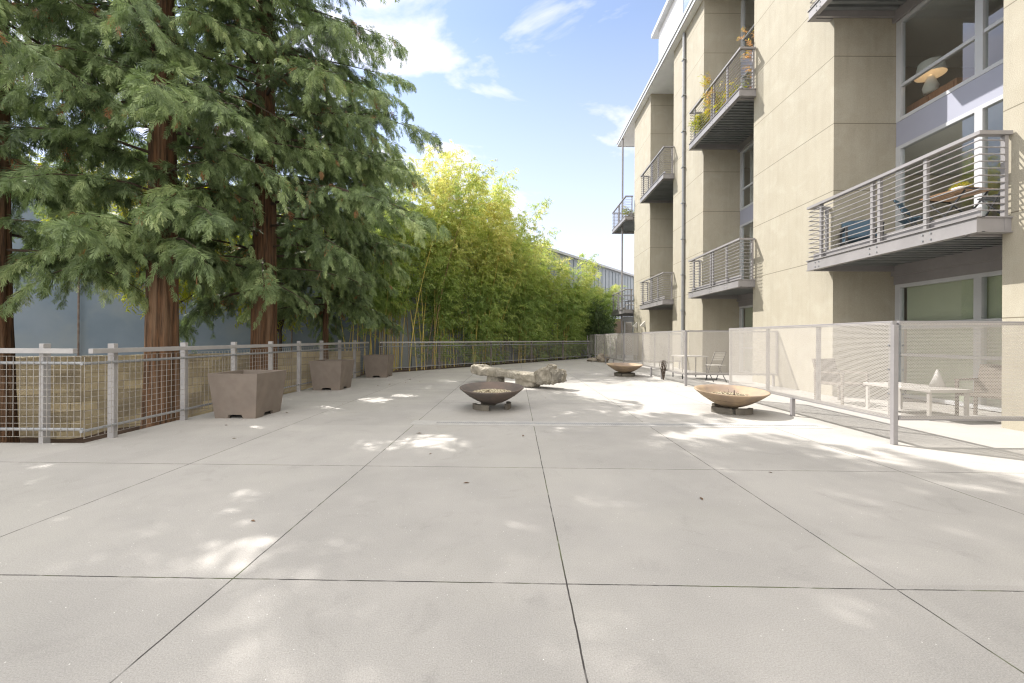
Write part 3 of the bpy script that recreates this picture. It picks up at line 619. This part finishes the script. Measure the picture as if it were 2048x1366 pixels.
for i in range(60):
    a = random.uniform(0, 6.28); rr = .3*math.sqrt(random.random()); c = Vector((rr*math.cos(a), rr*math.sin(a), .19)); dd = Vector((random.uniform(-1, 1), random.uniform(-1, 1), random.uniform(-.1, .5))).normalized()*random.uniform(.03, .08)
    mb.tube([c-dd, c+dd], [.003, .0015], 4)
mb.build('twigs', 'twig', b3)
bowl(3.52, 12.9, .57, 'small looking far bowl standing on a round base near the third screen', 'bowl_clay', R(2), [(R(0), R(118)), (R(122), R(238)), (R(242), R(358))], 300, zrim=.36)
# ------------------------------------------------------------------ stone bench
bt = thing('stone_bench', 'long weathered stone bench carved like a log with a knobbly end', 'bench', (-1.15, 10.95, 0), math.atan2(9.25-10.95, 1.2+1.15))
from mathutils import noise
def loft(st, n=40, ns=110, amp=.02, sc_=6):
    """st: (s, top, bottom, halfwidth) stations"""
    S = np.array(st); ss = np.linspace(S[0, 0], S[-1, 0], ns); col = [np.interp(ss, S[:, 0], S[:, k]) for k in (1, 2, 3)]
    mb = MB(); vs = []
    for i, s in enumerate(ss):
        tp, bo, hw = col[0][i], col[1][i], col[2][i]; cz = (tp+bo)/2; hz_ = (tp-bo)/2
        e = .02 if i in (0, ns-1) else 1
        for j in range(n):
            a = 2*math.pi*j/n; ca, sa = math.cos(a), math.sin(a)
            y = hw*math.copysign(abs(ca)**.3, ca); z = hz_*math.copysign(abs(sa)**.3, sa)
            p = Vector((s, y*e, cz+z*e)); q = noise.noise_vector(p*sc_)*amp+noise.noise_vector(p*sc_*3)*amp*.6+noise.noise_vector(p*sc_*8)*amp*.35
            vs.append(p+q)
    mb.add(vs, [(i*n+j, (i+1)*n+j, (i+1)*n+(j+1) % n, i*n+(j+1) % n) for i in range(ns-1) for j in range(n)])
    return mb
loft([(0, .40, .32, .10), (.06, .46, .27, .17), (.15, .49, .24, .21), (.33, .47, .21, .23), (.42, .41, .20, .24), (.8, .385, .20, .23), (1.4, .36, .20, .22), (1.9, .34, .16, .25), (2.12, .34, .13, .26), (2.2, .38, .12, .26)], amp=.022).build('seat', 'bench_stone', bt)
loft([(2.12, .34, .14, .2), (2.18, .44, .11, .25), (2.3, .47, .10, .26), (2.36, .48, .11, .22), (2.44, .56, .13, .18), (2.54, .56, .14, .17), (2.6, .46, .15, .20), (2.74, .46, .16, .20), (2.84, .38, .2, .1)], amp=.045, sc_=9, ns=80, n=48).build('carved_end', 'bench_stone', bt)
loft([(.58, .2, .0, .10), (.62, .22, .0, .17), (.95, .22, .0, .17), (1.0, .2, .0, .10)], ns=20, amp=.012).build('foot', 'bench_stone', bt, smooth=True)
loft([(1.5, .2, .0, .12), (1.56, .22, .0, .2), (2.05, .22, .0, .2), (2.1, .2, .02, .12)], ns=20, amp=.012).build('foot', 'bench_stone', bt, smooth=True)
# ------------------------------------------------------------------ rocks
def rock(x, y, s, label, sq=(1, 1, .7)):
    bm_ = MB(); n, m_ = 12, 8; vs = []
    for i in range(m_+1):
        th = math.pi*i/m_
        for j in range(n):
            ph = 2*math.pi*j/n; p = Vector((math.sin(th)*math.cos(ph), math.sin(th)*math.sin(ph), math.cos(th)))
            p = p*(1+.35*noise.noise(p*1.7+Vector((x, y, 0)))); vs.append((p.x*s*sq[0], p.y*s*sq[1], (p.z+.8)*s*sq[2]))
    bm_.add(vs, [(i*n+j, (i+1)*n+j, (i+1)*n+(j+1) % n, i*n+(j+1) % n) for i in range(m_) for j in range(n)])
    return tag(bm_.build('rock', 'rock', loc=(x, y, 0)), label, 'rock')
rock(4.45, 20.3, .34, 'angular tan rock on the patio below the far screen'); rock(4.1, 20.9, .26, 'low flat rock left of the taller tan rock', (1.5, 1, .4))
# ------------------------------------------------------------------ foliage helpers
rng = np.random.default_rng(3)
def frames(dirs, roll):
    """rotation matrices whose x axis is dirs and whose z axis is as upright as roll allows"""
    d = dirs/np.linalg.norm(dirs, axis=1, keepdims=True); up = np.tile([0, 0, 1.0], (len(d), 1)); up[np.abs(d[:, 2]) > .97] = [1, 0, 0]
    y = np.cross(up, d); y /= np.linalg.norm(y, axis=1, keepdims=True); z = np.cross(d, y)
    c, s = np.cos(roll)[:, None], np.sin(roll)[:, None]
    y2 = y*c+z*s; z2 = -y*s+z*c
    return np.stack([d, y2, z2], axis=1)                       # rows are the axes
def scatter(protos, pos, dirs, roll, scale, pick=None):
    """instances of quad clusters, baked to one array"""
    out = []; vid = []; pick = rng.integers(0, len(protos), len(pos)) if pick is None else pick
    Rm = frames(dirs, roll)
    for k, pr in enumerate(protos):
        w_ = np.where(pick == k)[0]
        if not len(w_): continue
        q = pr.reshape(-1, 3)
        v = np.einsum('vk,nkj->nvj', q, Rm[w_])*scale[w_, None, None]+pos[w_, None, :]
        out.append(v.reshape(-1, 4, 3)); vid.append(np.repeat(w_, len(pr)))
    return np.concatenate(out), np.concatenate(vid)
def blade(o, d, n, l, wd):
    """lens-shaped leaf as one quad: base, side, tip, side"""
    d = d/np.linalg.norm(d); s = np.cross(d, n); s /= np.linalg.norm(s)
    return [o, o+d*l*.45+s*wd/2, o+d*l, o+d*l*.45-s*wd/2]
def spray_proto():
    q = []; n = 9
    for i in range(n):
        x = .05+.8*i/(n-1); z = -.2*x*x
        for sd in (-1, 1):
            a = R(rng.uniform(22, 44)); l = (.36*(1-x)**.7+.18)*rng.uniform(.7, 1.25)
            d = np.array([math.cos(a), sd*math.sin(a), rng.uniform(-.35, .1)-.2*x])
            q.append(blade(np.array([x, 0, z]), d, np.array([rng.uniform(-.3, .3), rng.uniform(-.5, .5), 1.0]), l, .060*rng.uniform(.75, 1.25)))
    q.append(blade(np.array([0, 0, 0.]), np.array([1, 0, -.2]), np.array([0, .1, 1]), 1.05, .05))
    return np.array(q)
SPR = [spray_proto() for _ in range(6)]
CROWN_GAPS = [(-1.42, 2.1, .27), (-1.1, 2.12, .2), (-1.9, 2.05, .16), (-1.93, 2.95, .2), (-2.5, 2.6, .12), (.89, 2.65, .2), (1.2, 2.75, .13), (-.87, 4.6, .42), (-1.5, 4.45, .3), (-4.0, 3.1, .15), (-3.4, 5.2, .2), (-2.6, 7.6, .4), (-2.2, 8.2, .35), (-3.0, 6.9, .35), (.25, 3.7, .12)]
def redwood(name_lbl, x, y, z0, H, r0, zc, Lmax, seed, lean=(0, 0), az_bias=None, dens=1.0, gaps=(), fs_=.08, tp=.62, hd=1.35):
    global rng; rng = np.random.default_rng(seed); random.seed(seed)
    t = thing('redwood_tree', name_lbl, 'tree', (x, y, z0), 0, 'redwood trees between the fence and the block wall')
    # trunk with fluted bark
    mb = MB(); n = 44; rows = 70; vs = []
    ph = [random.uniform(0, 6.28) for _ in range(6)]
    for i in range(rows+1):
        h = H*(i/rows)**1.3; rr = r0*(1-h/H)**.8*(1+.35*math.exp(-h/.45))+.01
        for j in range(n):
            a = 2*math.pi*j/n
            fl_ = 1+.06*math.sin(7*a+ph[0]+h*.25)+.05*math.sin(13*a+ph[1]-h*.4)+.03*math.sin(23*a+ph[2]+h*.8)+.02*math.sin(31*a+ph[3]-h*2.3)+random.uniform(-.012, .012)
            vs.append((lean[0]*h/H+rr*fl_*math.cos(a), lean[1]*h/H+rr*fl_*math.sin(a), h))
    mb.add(vs, [(i*n+j, i*n+(j+1) % n, (i+1)*n+(j+1) % n, (i+1)*n+j) for i in range(rows) for j in range(n)])
    pos, dirs, roll, scl, var = [], [], [], [], []
    lb = MB(); h = zc; k = 0; az = random.uniform(0, 6.28)
    while h < H-.3:
        if any(a_ < h < b_ and random.random() < p_ for a_, b_, p_ in gaps): h += .06; continue
        f = (h-zc)/(H-zc); az += 2.39996+random.uniform(-.4, .4)
        L_ = Lmax*(1-f)**tp*random.uniform(.68, 1.1)
        if h < zc+1.6: L_ *= .84-.2*max(0, math.cos(az))
        if L_ > 1 and h < 6.8: L_ *= 1-fs_*max(0, math.cos(az+math.pi/2))**2
        if az_bias: L_ *= 1+az_bias[1]*math.cos(az-az_bias[0])
        lo_ = 1-.55*f
        d0 = np.array([math.cos(az), math.sin(az), 0]); rise = random.uniform(-.08, .32)+.25*f; droop = random.uniform(.15, .62)*lo_
        bend = random.uniform(-.25, .25); sidev = np.array([-d0[1], d0[0], 0])
        base = np.array([lean[0]*h/H, lean[1]*h/H, h])
        P = lambda t_: base+d0*L_*t_+sidev*bend*L_*t_*t_+np.array([0, 0, L_*(rise*t_-droop*t_*t_)])
        lb.tube([tuple(P(q)) for q in (0, .25, .5, .75, 1)], [.012+.018*L_/3, .014+.012*L_/3, .014, .009, .003], 5, cap=False)
        hi = h > 1.2+.845*y+.95+.5
        step = (.062 if not hi else .17/hd)/dens
        ss_ = .16 if not hi else .3
        for s in np.arange(.14, 1.0, ss_/L_):                      # side branches, each carrying small sprays
            p = P(s); dn = P(s+.02)-p; dn /= np.linalg.norm(dn)
            for sd in (-1, 1):
                if rng.random() < .12+.35*(s < .3): continue
                a = rng.uniform(.35, 1.25)*sd; ca, sa = math.cos(a), math.sin(a)
                dd = np.array([dn[0]*ca-dn[1]*sa, dn[0]*sa+dn[1]*ca, dn[2]*.4+rng.normal(-.12, .28)]); dd /= np.linalg.norm(dd)
                sl_ = (.28+.62*(1-s)**.8)*rng.uniform(.6, 1.25)*(L_/3.3)**.5; sag = rng.uniform(.25, 1.0)
                for q in np.arange(.1, 1.0, step/sl_):
                    e = p+dd*sl_*q+np.array([0, 0, -sag*sl_*q*q]); tdir = dd+np.array([0, 0, -2*sag*q]); tdir /= np.linalg.norm(tdir)
                    for s2 in (-1, 1):
                        if rng.random() < .1: continue
                        b_ = rng.uniform(.3, 1.1)*s2; cb, sb = math.cos(b_), math.sin(b_)
                        d2 = np.array([tdir[0]*cb-tdir[1]*sb, tdir[0]*sb+tdir[1]*cb, tdir[2]-rng.uniform(-.1, .7)])
                        pos.append(e+rng.normal(0, .012, 3)); dirs.append(d2); roll.append(rng.normal(0, .7))
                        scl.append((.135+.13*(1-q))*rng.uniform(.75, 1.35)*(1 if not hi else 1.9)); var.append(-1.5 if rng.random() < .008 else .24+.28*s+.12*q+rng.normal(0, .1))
        h += random.uniform(.06, .13)*(1 if not hi else 1.5)
        k += 1
    o = MB(); o.v = mb.v; o.f = mb.f; o.build('trunk', 'bark', t, smooth=True)
    lb.build('branches', 'twig', t)
    W = np.array(pos)+np.array([x, y, z0]); keep = np.ones(len(W), bool); sdv = np.array(SUN_DIR)
    for gx, gy, gr in CROWN_GAPS:                                  # openings in the crowns that let the sun through
        rel = W-np.array([gx, gy, 0]); al = rel@sdv; dist = np.linalg.norm(rel-al[:, None]*sdv, axis=1); keep &= dist > gr*rng.uniform(.7, 1.2, len(W))
    pos, dirs, roll, scl, var = [np.array(a_)[keep] for a_ in (pos, dirs, roll, scl, var)]
    V, vid = scatter(SPR, np.array(pos), np.array(dirs), np.array(roll), np.array(scl))
    vr = np.array(var)[vid]+rng.normal(0, .05, len(vid))
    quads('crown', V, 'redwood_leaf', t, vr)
    print('redwood', len(V)); return t
redwood('redwood at the far left, its trunk left of the first pale fence post', -8.6, 6.6, -.95, 14.5, .21, 3.5, 3.3, 11, gaps=[(4.3, 4.7, .7), (5.3, 5.9, .85), (7.0, 7.4, .6)])
redwood('redwood with a thick red trunk left of the nearest square planter', -6.4, 7.25, -.95, 14.5, .25, 3.5, 3.2, 23, gaps=[(4.2, 4.6, .6), (5.1, 5.7, .75), (6.5, 6.9, .6)])
redwood('redwood whose red trunk stands behind the nearest square planter', -5.72, 9.1, -.95, 15.6, .27, 3.2, 3.9, 35, az_bias=(R(5), .12), fs_=.0, hd=2.1, gaps=[(7.6, 8.0, .4)], tp=.45)
redwood('slender dark redwood whose crown overhangs the bamboo', -5.55, 11.7, -.95, 10.4, .075, 3.0, 3.1, 47, az_bias=(R(0), .12), dens=1.1, fs_=0, tp=.45)
# ------------------------------------------------------------------ bamboo
def bleaf_proto():
    q = []
    for i in range(20):
        x = rng.uniform(.05, 1); o = np.array([x, rng.normal(0, .12), -.15*x*x+rng.normal(0, .06)])
        a = rng.uniform(-1.2, 1.2); d = np.array([math.cos(a), math.sin(a), -rng.uniform(.1, 1.1)])
        q.append(blade(o, d, np.array([rng.normal(0, .6), rng.normal(0, .6), 1.0]), rng.uniform(.28, .46), .066))
    return np.array(q)
BL = [bleaf_proto() for _ in range(6)]
tops = [(740, 470), (765, 420), (800, 370), (845, 300), (912, 300), (950, 350), (1000, 350), (1035, 455), (1110, 470), (1150, 525), (1190, 555), (1240, 592)]
def top_height(px, Y): return EYE+(676-np.interp(px, [a for a, b in tops], [b for a, b in tops]))*Y/F
def bamboo(i, s, back, ncl, label, dry):
    c = FA+fd*s+fn*back; px = 1031+F*c.x/c.y; H = float(top_height(px, c.y))
    t = thing('bamboo_clump', label, 'bamboo', (c.x, c.y, -.06), 0, 'bamboo clumps behind the wire fence')
    pos, dirs, roll, scl, var = [], [], [], [], []
    for k in range(ncl):
        bx_, by_ = random.gauss(0, .38), random.gauss(0, .25); b0 = fd*bx_+fn*abs(by_)*.9
        hk = H*(random.uniform(.62, 1.0) if k else 1.0)*1.03; ln_ = Vector((random.gauss(0, .12), random.gauss(0, .06), 0))*hk+(-fn)*random.uniform(0, .08)*hk
        P = lambda u: Vector((b0.x, b0.y, 0))+ln_*u**1.6+Vector((0, 0, hk*(u-.06*u**4)))
        rad = random.uniform(.013, .024)
        MB().tube([P(u) for u in np.linspace(0, 1, 9)], [rad*(1-.85*u) for u in np.linspace(0, 1, 9)], 6, cap=False).build('culm', 'culm' if random.random() < .75 else 'culm_dry', t, smooth=True)
        nn_ = int(hk/.17); ustart = .2 if s > 4 else (.42 if s < 2.6 else .3)
        if k % 3 == 0 and s > 3: ustart = .05
        if random.random() < .3: ustart += .25
        for u in np.linspace(ustart, 1, int(nn_*(1-ustart)/.8)):
            p = P(u); spread = .62*(1-.75*u)+.08
            for r_ in range(5):
                a = random.uniform(0, 6.28); o_ = Vector((math.cos(a), math.sin(a), random.uniform(-.35, .3)))
                q = p+o_*spread*random.uniform(.05, 1.0)
                pos.append(tuple(q)); dirs.append((o_.x, o_.y, random.uniform(-.8, .3))); roll.append(random.gauss(0, .7)); scl.append(random.uniform(.28, .5))
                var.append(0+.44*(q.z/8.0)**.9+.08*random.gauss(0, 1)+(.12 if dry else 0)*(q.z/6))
    V, vid = scatter(BL, np.array(pos), np.array(dirs, dtype=float), np.array(roll), np.array(scl))
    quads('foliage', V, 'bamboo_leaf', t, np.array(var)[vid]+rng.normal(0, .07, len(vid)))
    return len(V)
random.seed(5); tot = 0
labs = ['first bamboo clump at the left, with bare yellow canes beside the farthest planter', 'bright yellow green bamboo clump just right of the farthest planter', 'bamboo clump bulging low over the fence right of the farthest planter', 'tall bamboo clump rising to the left of the twin peaks',
 'tall feathery bamboo clump forming the highest tip against the sky', 'bamboo clump between the highest tip and the orange tinged one', 'orange tinged tall bamboo clump right of the highest tip', 'bamboo clump straight above the stone bench', 'bamboo clump where the tall group drops down',
 'lower bamboo clump behind the middle of the long fence', 'bamboo clump above the carved end of the bench', 'yellowish bamboo clump below the sloping warehouse roof edge', 'bamboo clump above the right end of the long fence', 'bamboo clump just left of the far patio screens', 'bamboo clump showing over the short farthest screen', 'bamboo clump left of the lowest far balcony', 'last small bamboo clump beside the building corner']
for i, s in enumerate([.1, .85, 1.6, 2.5, 3.5, 4.5, 5.6, 6.6, 7.7, 8.9, 10.1, 11.4, 12.8, 14.2, 15.6, 16.9, 18.2]):
    tot += bamboo(i, s, .75+.55*((i*7) % 3)/2, 8, labs[i], i in (4, 5, 6, 11))
print('bamboo', tot)
# ------------------------------------------------------------------ broad trees / shrubs
def blob_tree(name, label, cat, x, y, z0, th, crown, leaf, n, scale, seed, tr=.07):
    global rng; rng = np.random.default_rng(seed)
    t = thing(name, label, cat, (x, y, z0))
    cx, cy, cz, rx, ry, rz = crown
    mb = MB(); mb.tube([(0, 0, 0), (.03, .02, th*.5), (cx*.5, cy*.5, th)], [tr, tr*.8, tr*.6], 8, cap=False)
    cl = [(cx+rng.uniform(-.7, .7)*rx, cy+rng.uniform(-.7, .7)*ry, cz+rng.uniform(-.75, .8)*rz) for _ in range(14)]
    for c in cl: mb.tube([(cx*.5, cy*.5, th*.9), tuple((np.array(c)+np.array([cx*.5, cy*.5, th]))/2+rng.normal(0, .1, 3)), c], [tr*.5, tr*.3, .01], 5, cap=False)
    mb.build('trunk', 'twig', t)
    cl = np.array(cl); w_ = rng.integers(0, len(cl), n); u = rng.normal(0, 1, (n, 3)); u /= np.linalg.norm(u, axis=1, keepdims=True)
    pos = cl[w_]+u*(rng.random((n, 1))**.5)*np.array([rx, ry, rz])*.42
    V, vid = scatter(BL, pos, u+np.array([0, 0, -.3]), rng.normal(0, .8, n), rng.uniform(.7, 1.2, n)*scale)
    quads('crown', V, leaf, t, .4+rng.normal(0, .15, n)[vid]); return t
blob_tree('broadleaf_tree', 'yellow green broadleaf tree showing between the redwood trunks', 'tree', -10.5, 11.6, -1, 3.0, (0, 0, 5.0, 2.6, 1.0, 2.2), 'yellow_leaf', 1300, .42, 61)
blob_tree('broadleaf_tree', 'small yellow leaved tree peeping out behind the planters\' redwood', 'tree', -7.6, 12.9, -1, 2.6, (0, 0, 4.4, 1.3, .8, 1.8), 'yellow_leaf', 600, .4, 62)
blob_tree('shrub', 'dark green shrub tucked between the bamboo and the lowest far balcony', 'shrub', 5.3, 25.6, 0, .8, (0, 0, 1.9, .8, .7, 1.5), 'shrub_leaf', 900, .4, 63)
# ------------------------------------------------------------------ balcony things
ZD = 2.86
def folding_chair(label, x, y, z, rz, m, slat=True, group=None):
    t = thing('folding_chair', label, 'chair', (x, y, z), rz, group); fr = MB()
    for s in (-.2, .2): fr.bar((-.2, s, 0), (.17, s, .46), .016); fr.bar((.2, s*.85, 0), (-.22, s*.85, .84), .016)
    fr.bar((-.22, -.17, .84), (-.22, .17, .84), .016); fr.bar((.2, -.17, .02), (.2, .17, .02), .016)
    fr.build('frame', 'black_metal', t)
    mb = MB()
    for i in range(7): mb.box(-.17+i*.055, -.17+i*.055+.04, -.19, .19, .45, .465)
    mb.build('seat', m, t); mb = MB()
    for i in range(4): z_ = .60+i*.065; q = .2-.42*z_/.84; mb.box(q-.008, q+.008, -.18, .18, z_, z_+.045)
    mb.build('backrest', m, t); return t
def armchair(label, x, y, z, rz, m, arm='black_metal', name='lounge_chair'):
    t = thing(name, label, 'chair', (x, y, z), rz)
    mb = MB().box(-.27, .27, -.25, .25, .34, .39); mb.build('seat', m, t, bevel=.01)
    mb = MB().add([(-.27, -.25, .38), (-.27, .25, .38), (-.40, .25, .82), (-.40, -.25, .82), (-.23, -.25, .38), (-.23, .25, .38), (-.36, .25, .82), (-.36, -.25, .82)], [(0,1,2,3), (7,6,5,4), (0,4,5,1), (1,5,6,2), (2,6,7,3), (3,7,4,0)]); mb.build('backrest', m, t)
    for s in (-.27, .27):
        mb = MB(); mb.bar((-.3, s, .58), (.27, s, .58), .05, .03); mb.bar((.25, s, 0), (.25, s, .57), .035); mb.bar((-.28, s, 0), (-.30, s, .57), .035); mb.build('arm', arm, t)
    return t
armchair('low blue sling chair at the far left end of the nearest balcony', 6.9, 8.0, ZD, R(-120), 'chair_blue')
folding_chair('folding chair with blue seat left of the bistro table on the nearest balcony', 7.0, 7.05, ZD, R(-60), 'chair_blue')
folding_chair('black slatted folding chair right of the bistro table on the nearest balcony', 7.15, 5.85, ZD, R(100), 'black_metal')
t = thing('bistro_table', 'square folding table with wooden slat top on the nearest balcony', 'table', (7.15, 6.5, ZD), R(8)); mb = MB()
for i in range(8): mb.box(-.3+i*.076, -.3+i*.076+.062, -.3, .3, .70, .715)
mb.build('table_top', 'table_wood', t); mb = MB(); mb.box(-.31, .31, -.31, -.295, .68, .70); mb.box(-.31, .31, .295, .31, .68, .70)
for s in (-.24, .24): mb.bar((s, -.28, 0), (s, .26, .68), .02); mb.bar((s*.9, .28, 0), (s*.9, -.26, .68), .02)
mb.build('legs', 'black_metal', t)
t = thing('flower_pot', 'white bowl of small flowers on the balcony bistro table', 'plant pot', (7.15, 6.45, ZD+.716))
MB().lathe([(.001, 0), (.08, 0), (.10, .08), (.09, .08), (.001, .05)], 20).build('pot', 'white_ceramic', t, smooth=True)
n = 60; u = rng.normal(0, 1, (n, 3)); u[:, 2] = abs(u[:, 2]); u /= np.linalg.norm(u, axis=1, keepdims=True)
V, vid = scatter(BL, u*.04+np.array([0, 0, .07]), u, rng.normal(0, 1, n), np.full(n, .08)); quads('plant', V, 'pot_leaf', t, rng.uniform(0, 1, len(vid)))
t = thing('outdoor_sofa', 'white framed cushioned seat at the right end of the nearest balcony', 'sofa', (7.65, 5.75, ZD), 0)
MB().box(-.3, .3, -.22, .35, .1, .4).build('cushion', 'white_ceramic', t, bevel=.04); MB().box(.18, .32, -.22, .35, .42, .75).build('back_cushion', 'curtain', t, bevel=.04)
# room things behind the upper window
t = thing('table_lamp', 'white table lamp with wide pale shade behind the top right window', 'lamp', (8.48, 8.2, 6.27)); t.scale = (.8, .8, 1.0)
MB().lathe([(.001, 0), (.13, 0), (.16, .12), (.08, .30), (.05, .36), (.001, .36)], 24).build('base', 'white_ceramic', t, smooth=True)
MB().lathe([(.30, .36), (.24, .62), (.10, .68), (.001, .68)], 28).build('lamp_shade', 'white_ceramic', t, smooth=True)
pl = bpy.data.lights.new('lamp_bulb', 'POINT'); pl.energy = .7; pl.color = (1, .62, .32); pl.shadow_soft_size = .05
po = bpy.data.objects.new('lamp_bulb', pl); C.objects.link(po); po.parent = t; po.location = (0, 0, .5)
t = thing('cabinet', 'reddish wood cabinet under the lamp behind the top right window', 'cabinet', (8.72, 8.25, 5.77))
MB().box(-.25, .3, -.55, .45, 0, .495).build('body', 'cabinet_wood', t, bevel=.01)
for y0, y1 in ((-.5, -.07), (-.03, .4)): MB().box(-.27, -.255, y0, y1, .04, .45).build('door', 'cabinet_wood', t)
# potted plants on the upper balcony of the second bay
def potted(label, x, y, z, h, m, seed, spread=.25, n=40, col=.4, r=.14, sc0=.3):
    g_ = np.random.default_rng(seed); t = thing('potted_plant', label, 'plant', (x, y, z))
    MB().lathe([(.001, 0), (r*.75, 0), (r, .24), (r*1.08, .24), (r*1.08, .27), (r*.9, .27), (r*.85, .22), (.001, .22)], 20).build('pot', m, t, smooth=True)
    st = MB(); pos = []; dr_ = []
    for i in range(7):
        a = g_.uniform(0, 6.28); e = np.array([math.cos(a)*spread, math.sin(a)*spread, h*g_.uniform(.7, 1)])
        st.tube([(0, 0, .2), tuple(e*[.35, .35, .6]+[0, 0, .1]), tuple(e)], [.008, .006, .003], 5, cap=False)
        for k in range(n//7): u_ = g_.uniform(.35, 1); pos.append(e*u_*[1, 1, 1]+g_.normal(0, .03, 3)); dr_.append([math.cos(a)+g_.normal(0, .5), math.sin(a)+g_.normal(0, .5), g_.uniform(-.6, .6)])
    st.build('stem', 'twig', t)
    V, vid = scatter(BL, np.array(pos), np.array(dr_), g_.normal(0, .8, len(pos)), np.full(len(pos), sc0)); quads('leaves', V, 'pot_leaf', t, col+g_.normal(0, .12, len(vid)))
    return t
ZU = 8.2
potted('yellow fern like plant in the middle of the highest planted balcony', 6.6, 13.1, ZU, 1.55, 'terracotta', 1, .25, 70, .65)
potted('green and pink leaved plant next to the yellow fern on the planted balcony', 6.65, 13.6, ZU, 1.2, 'terracotta', 2, .28, 60, .4)
potted('low bushy plant behind the rods at the far end of the planted balcony', 6.6, 14.0, ZU, .8, 'terracotta', 3, .22, 60, .3)
potted('tall reddish plant rising above the near end rail of the planted balcony', 6.85, 11.6, ZU, 2.0, 'terracotta', 4, .14, 60, .9, .13, .22)
potted('small green plant in a terracotta pot at the near end of the planted balcony', 6.55, 12.3, ZU, .6, 'terracotta', 5, .2, 50, .3)
potted('grey green plant on the small far upper balcony', 6.7, 23.3, ZU, .7, 'white_ceramic', 6, .25, 50, .2, .2)
armchair('white chair on the lowest far balcony beside the bamboo', 6.9, 23.9, ZD, R(180), 'white_ceramic')
# patio furniture behind the screens
armchair('pale wicker armchair behind the long near screen', 6.2, 7.6, 0, R(-80), 'wicker', 'wicker')
armchair('wicker armchair behind the right hand screen, beside the white table', 7.25, 6.1, 0, R(200), 'wicker', 'wicker')
t = thing('coffee_table', 'pale topped low table behind the right hand screen', 'table', (6.45, 6.5, 0), R(5))
MB().box(-.35, .35, -.55, .5, .42, .46).build('table_top', 'table_grey', t, bevel=.005)
for sx in (-.31, .31):
    for sy in (-.5, .45): MB().box(sx-.02, sx+.02, sy-.02, sy+.02, 0, .42).build('leg', 'table_grey', t)
t = thing('cone_lantern', 'small white cone standing on the low white patio table', 'lantern', (6.7, 6.35, .46))
MB().lathe([(.001, 0), (.10, 0), (.012, .27), (.001, .275)], 24).build('shade', 'cone_white', t, smooth=True)
t = thing('patio_table', 'thin legged white patio table behind the second long screen', 'table', (5.35, 12.3, 0))
MB().box(-.4, .4, -.4, .4, .66, .69).build('table_top', 'table_grey', t)
for sx in (-.36, .36):
    for sy in (-.36, .36): MB().box(sx-.012, sx+.012, sy-.012, sy+.012, 0, .66).build('leg', 'black_metal', t)
folding_chair('pale metal chair beside the thin legged table behind the second long screen', 5.7, 11.4, 0, R(100), 'lamp_metal')
t = thing('dried_plant', 'dark dried plant hanging at the foot of the second long screen', 'plant', (4.26, 11.5, 0)); mb = MB(); random.seed(9)
for i in range(16):
    p = [Vector((0, 0, .02))]
    for k in range(4): p.append(p[-1]+Vector((random.uniform(-.035, .035), random.uniform(-.05, .05), .14)))
    mb.tube(p, [.012, .010, .009, .007, .003], 5)
mb.build('stems', 'twig', t)
# fallen leaves
random.seed(21)
spots = [(-.87, 4.12), (-3.6, 6.3), (-3.1, 7.2), (-1.2, 5.0), (1.4, 3.0), (2.3, 3.6), (-3.2, 10.2), (-2.9, 10.6), (-3.4, 9.9), (-2.6, 10.9), (-3.0, 11.4), (.6, 8.0), (4.1, 10.1), (1.3, 13.4), (-2.1, 9.1), (-1.7, 2.6), (-.4, 3.3), (-3.9, 5.4), (-3.3, 4.7), (.1, 4.9)]
lf = None
for i, (x, y) in enumerate(spots):
    if lf is None:
        lf = MB().add([(-.05, 0, .004), (-.01, .018, .016), (.055, .002, .006), (-.005, -.02, .012), (0, 0, .003)], [(0, 4, 1), (1, 4, 2), (2, 4, 3), (3, 4, 0)]).build('fallen_leaf', 'leaf_dry'); o = lf
        tag(lf, 'small curled brown leaf lying on the concrete patio', 'leaf', 'dry leaves scattered on the patio')
    else: o = lf.copy(); C.objects.link(o)
    s = random.uniform(.4, .75); o.location = (x, y, .001); o.rotation_euler = (0, 0, random.uniform(0, 6.28)); o.scale = (s, s, s)
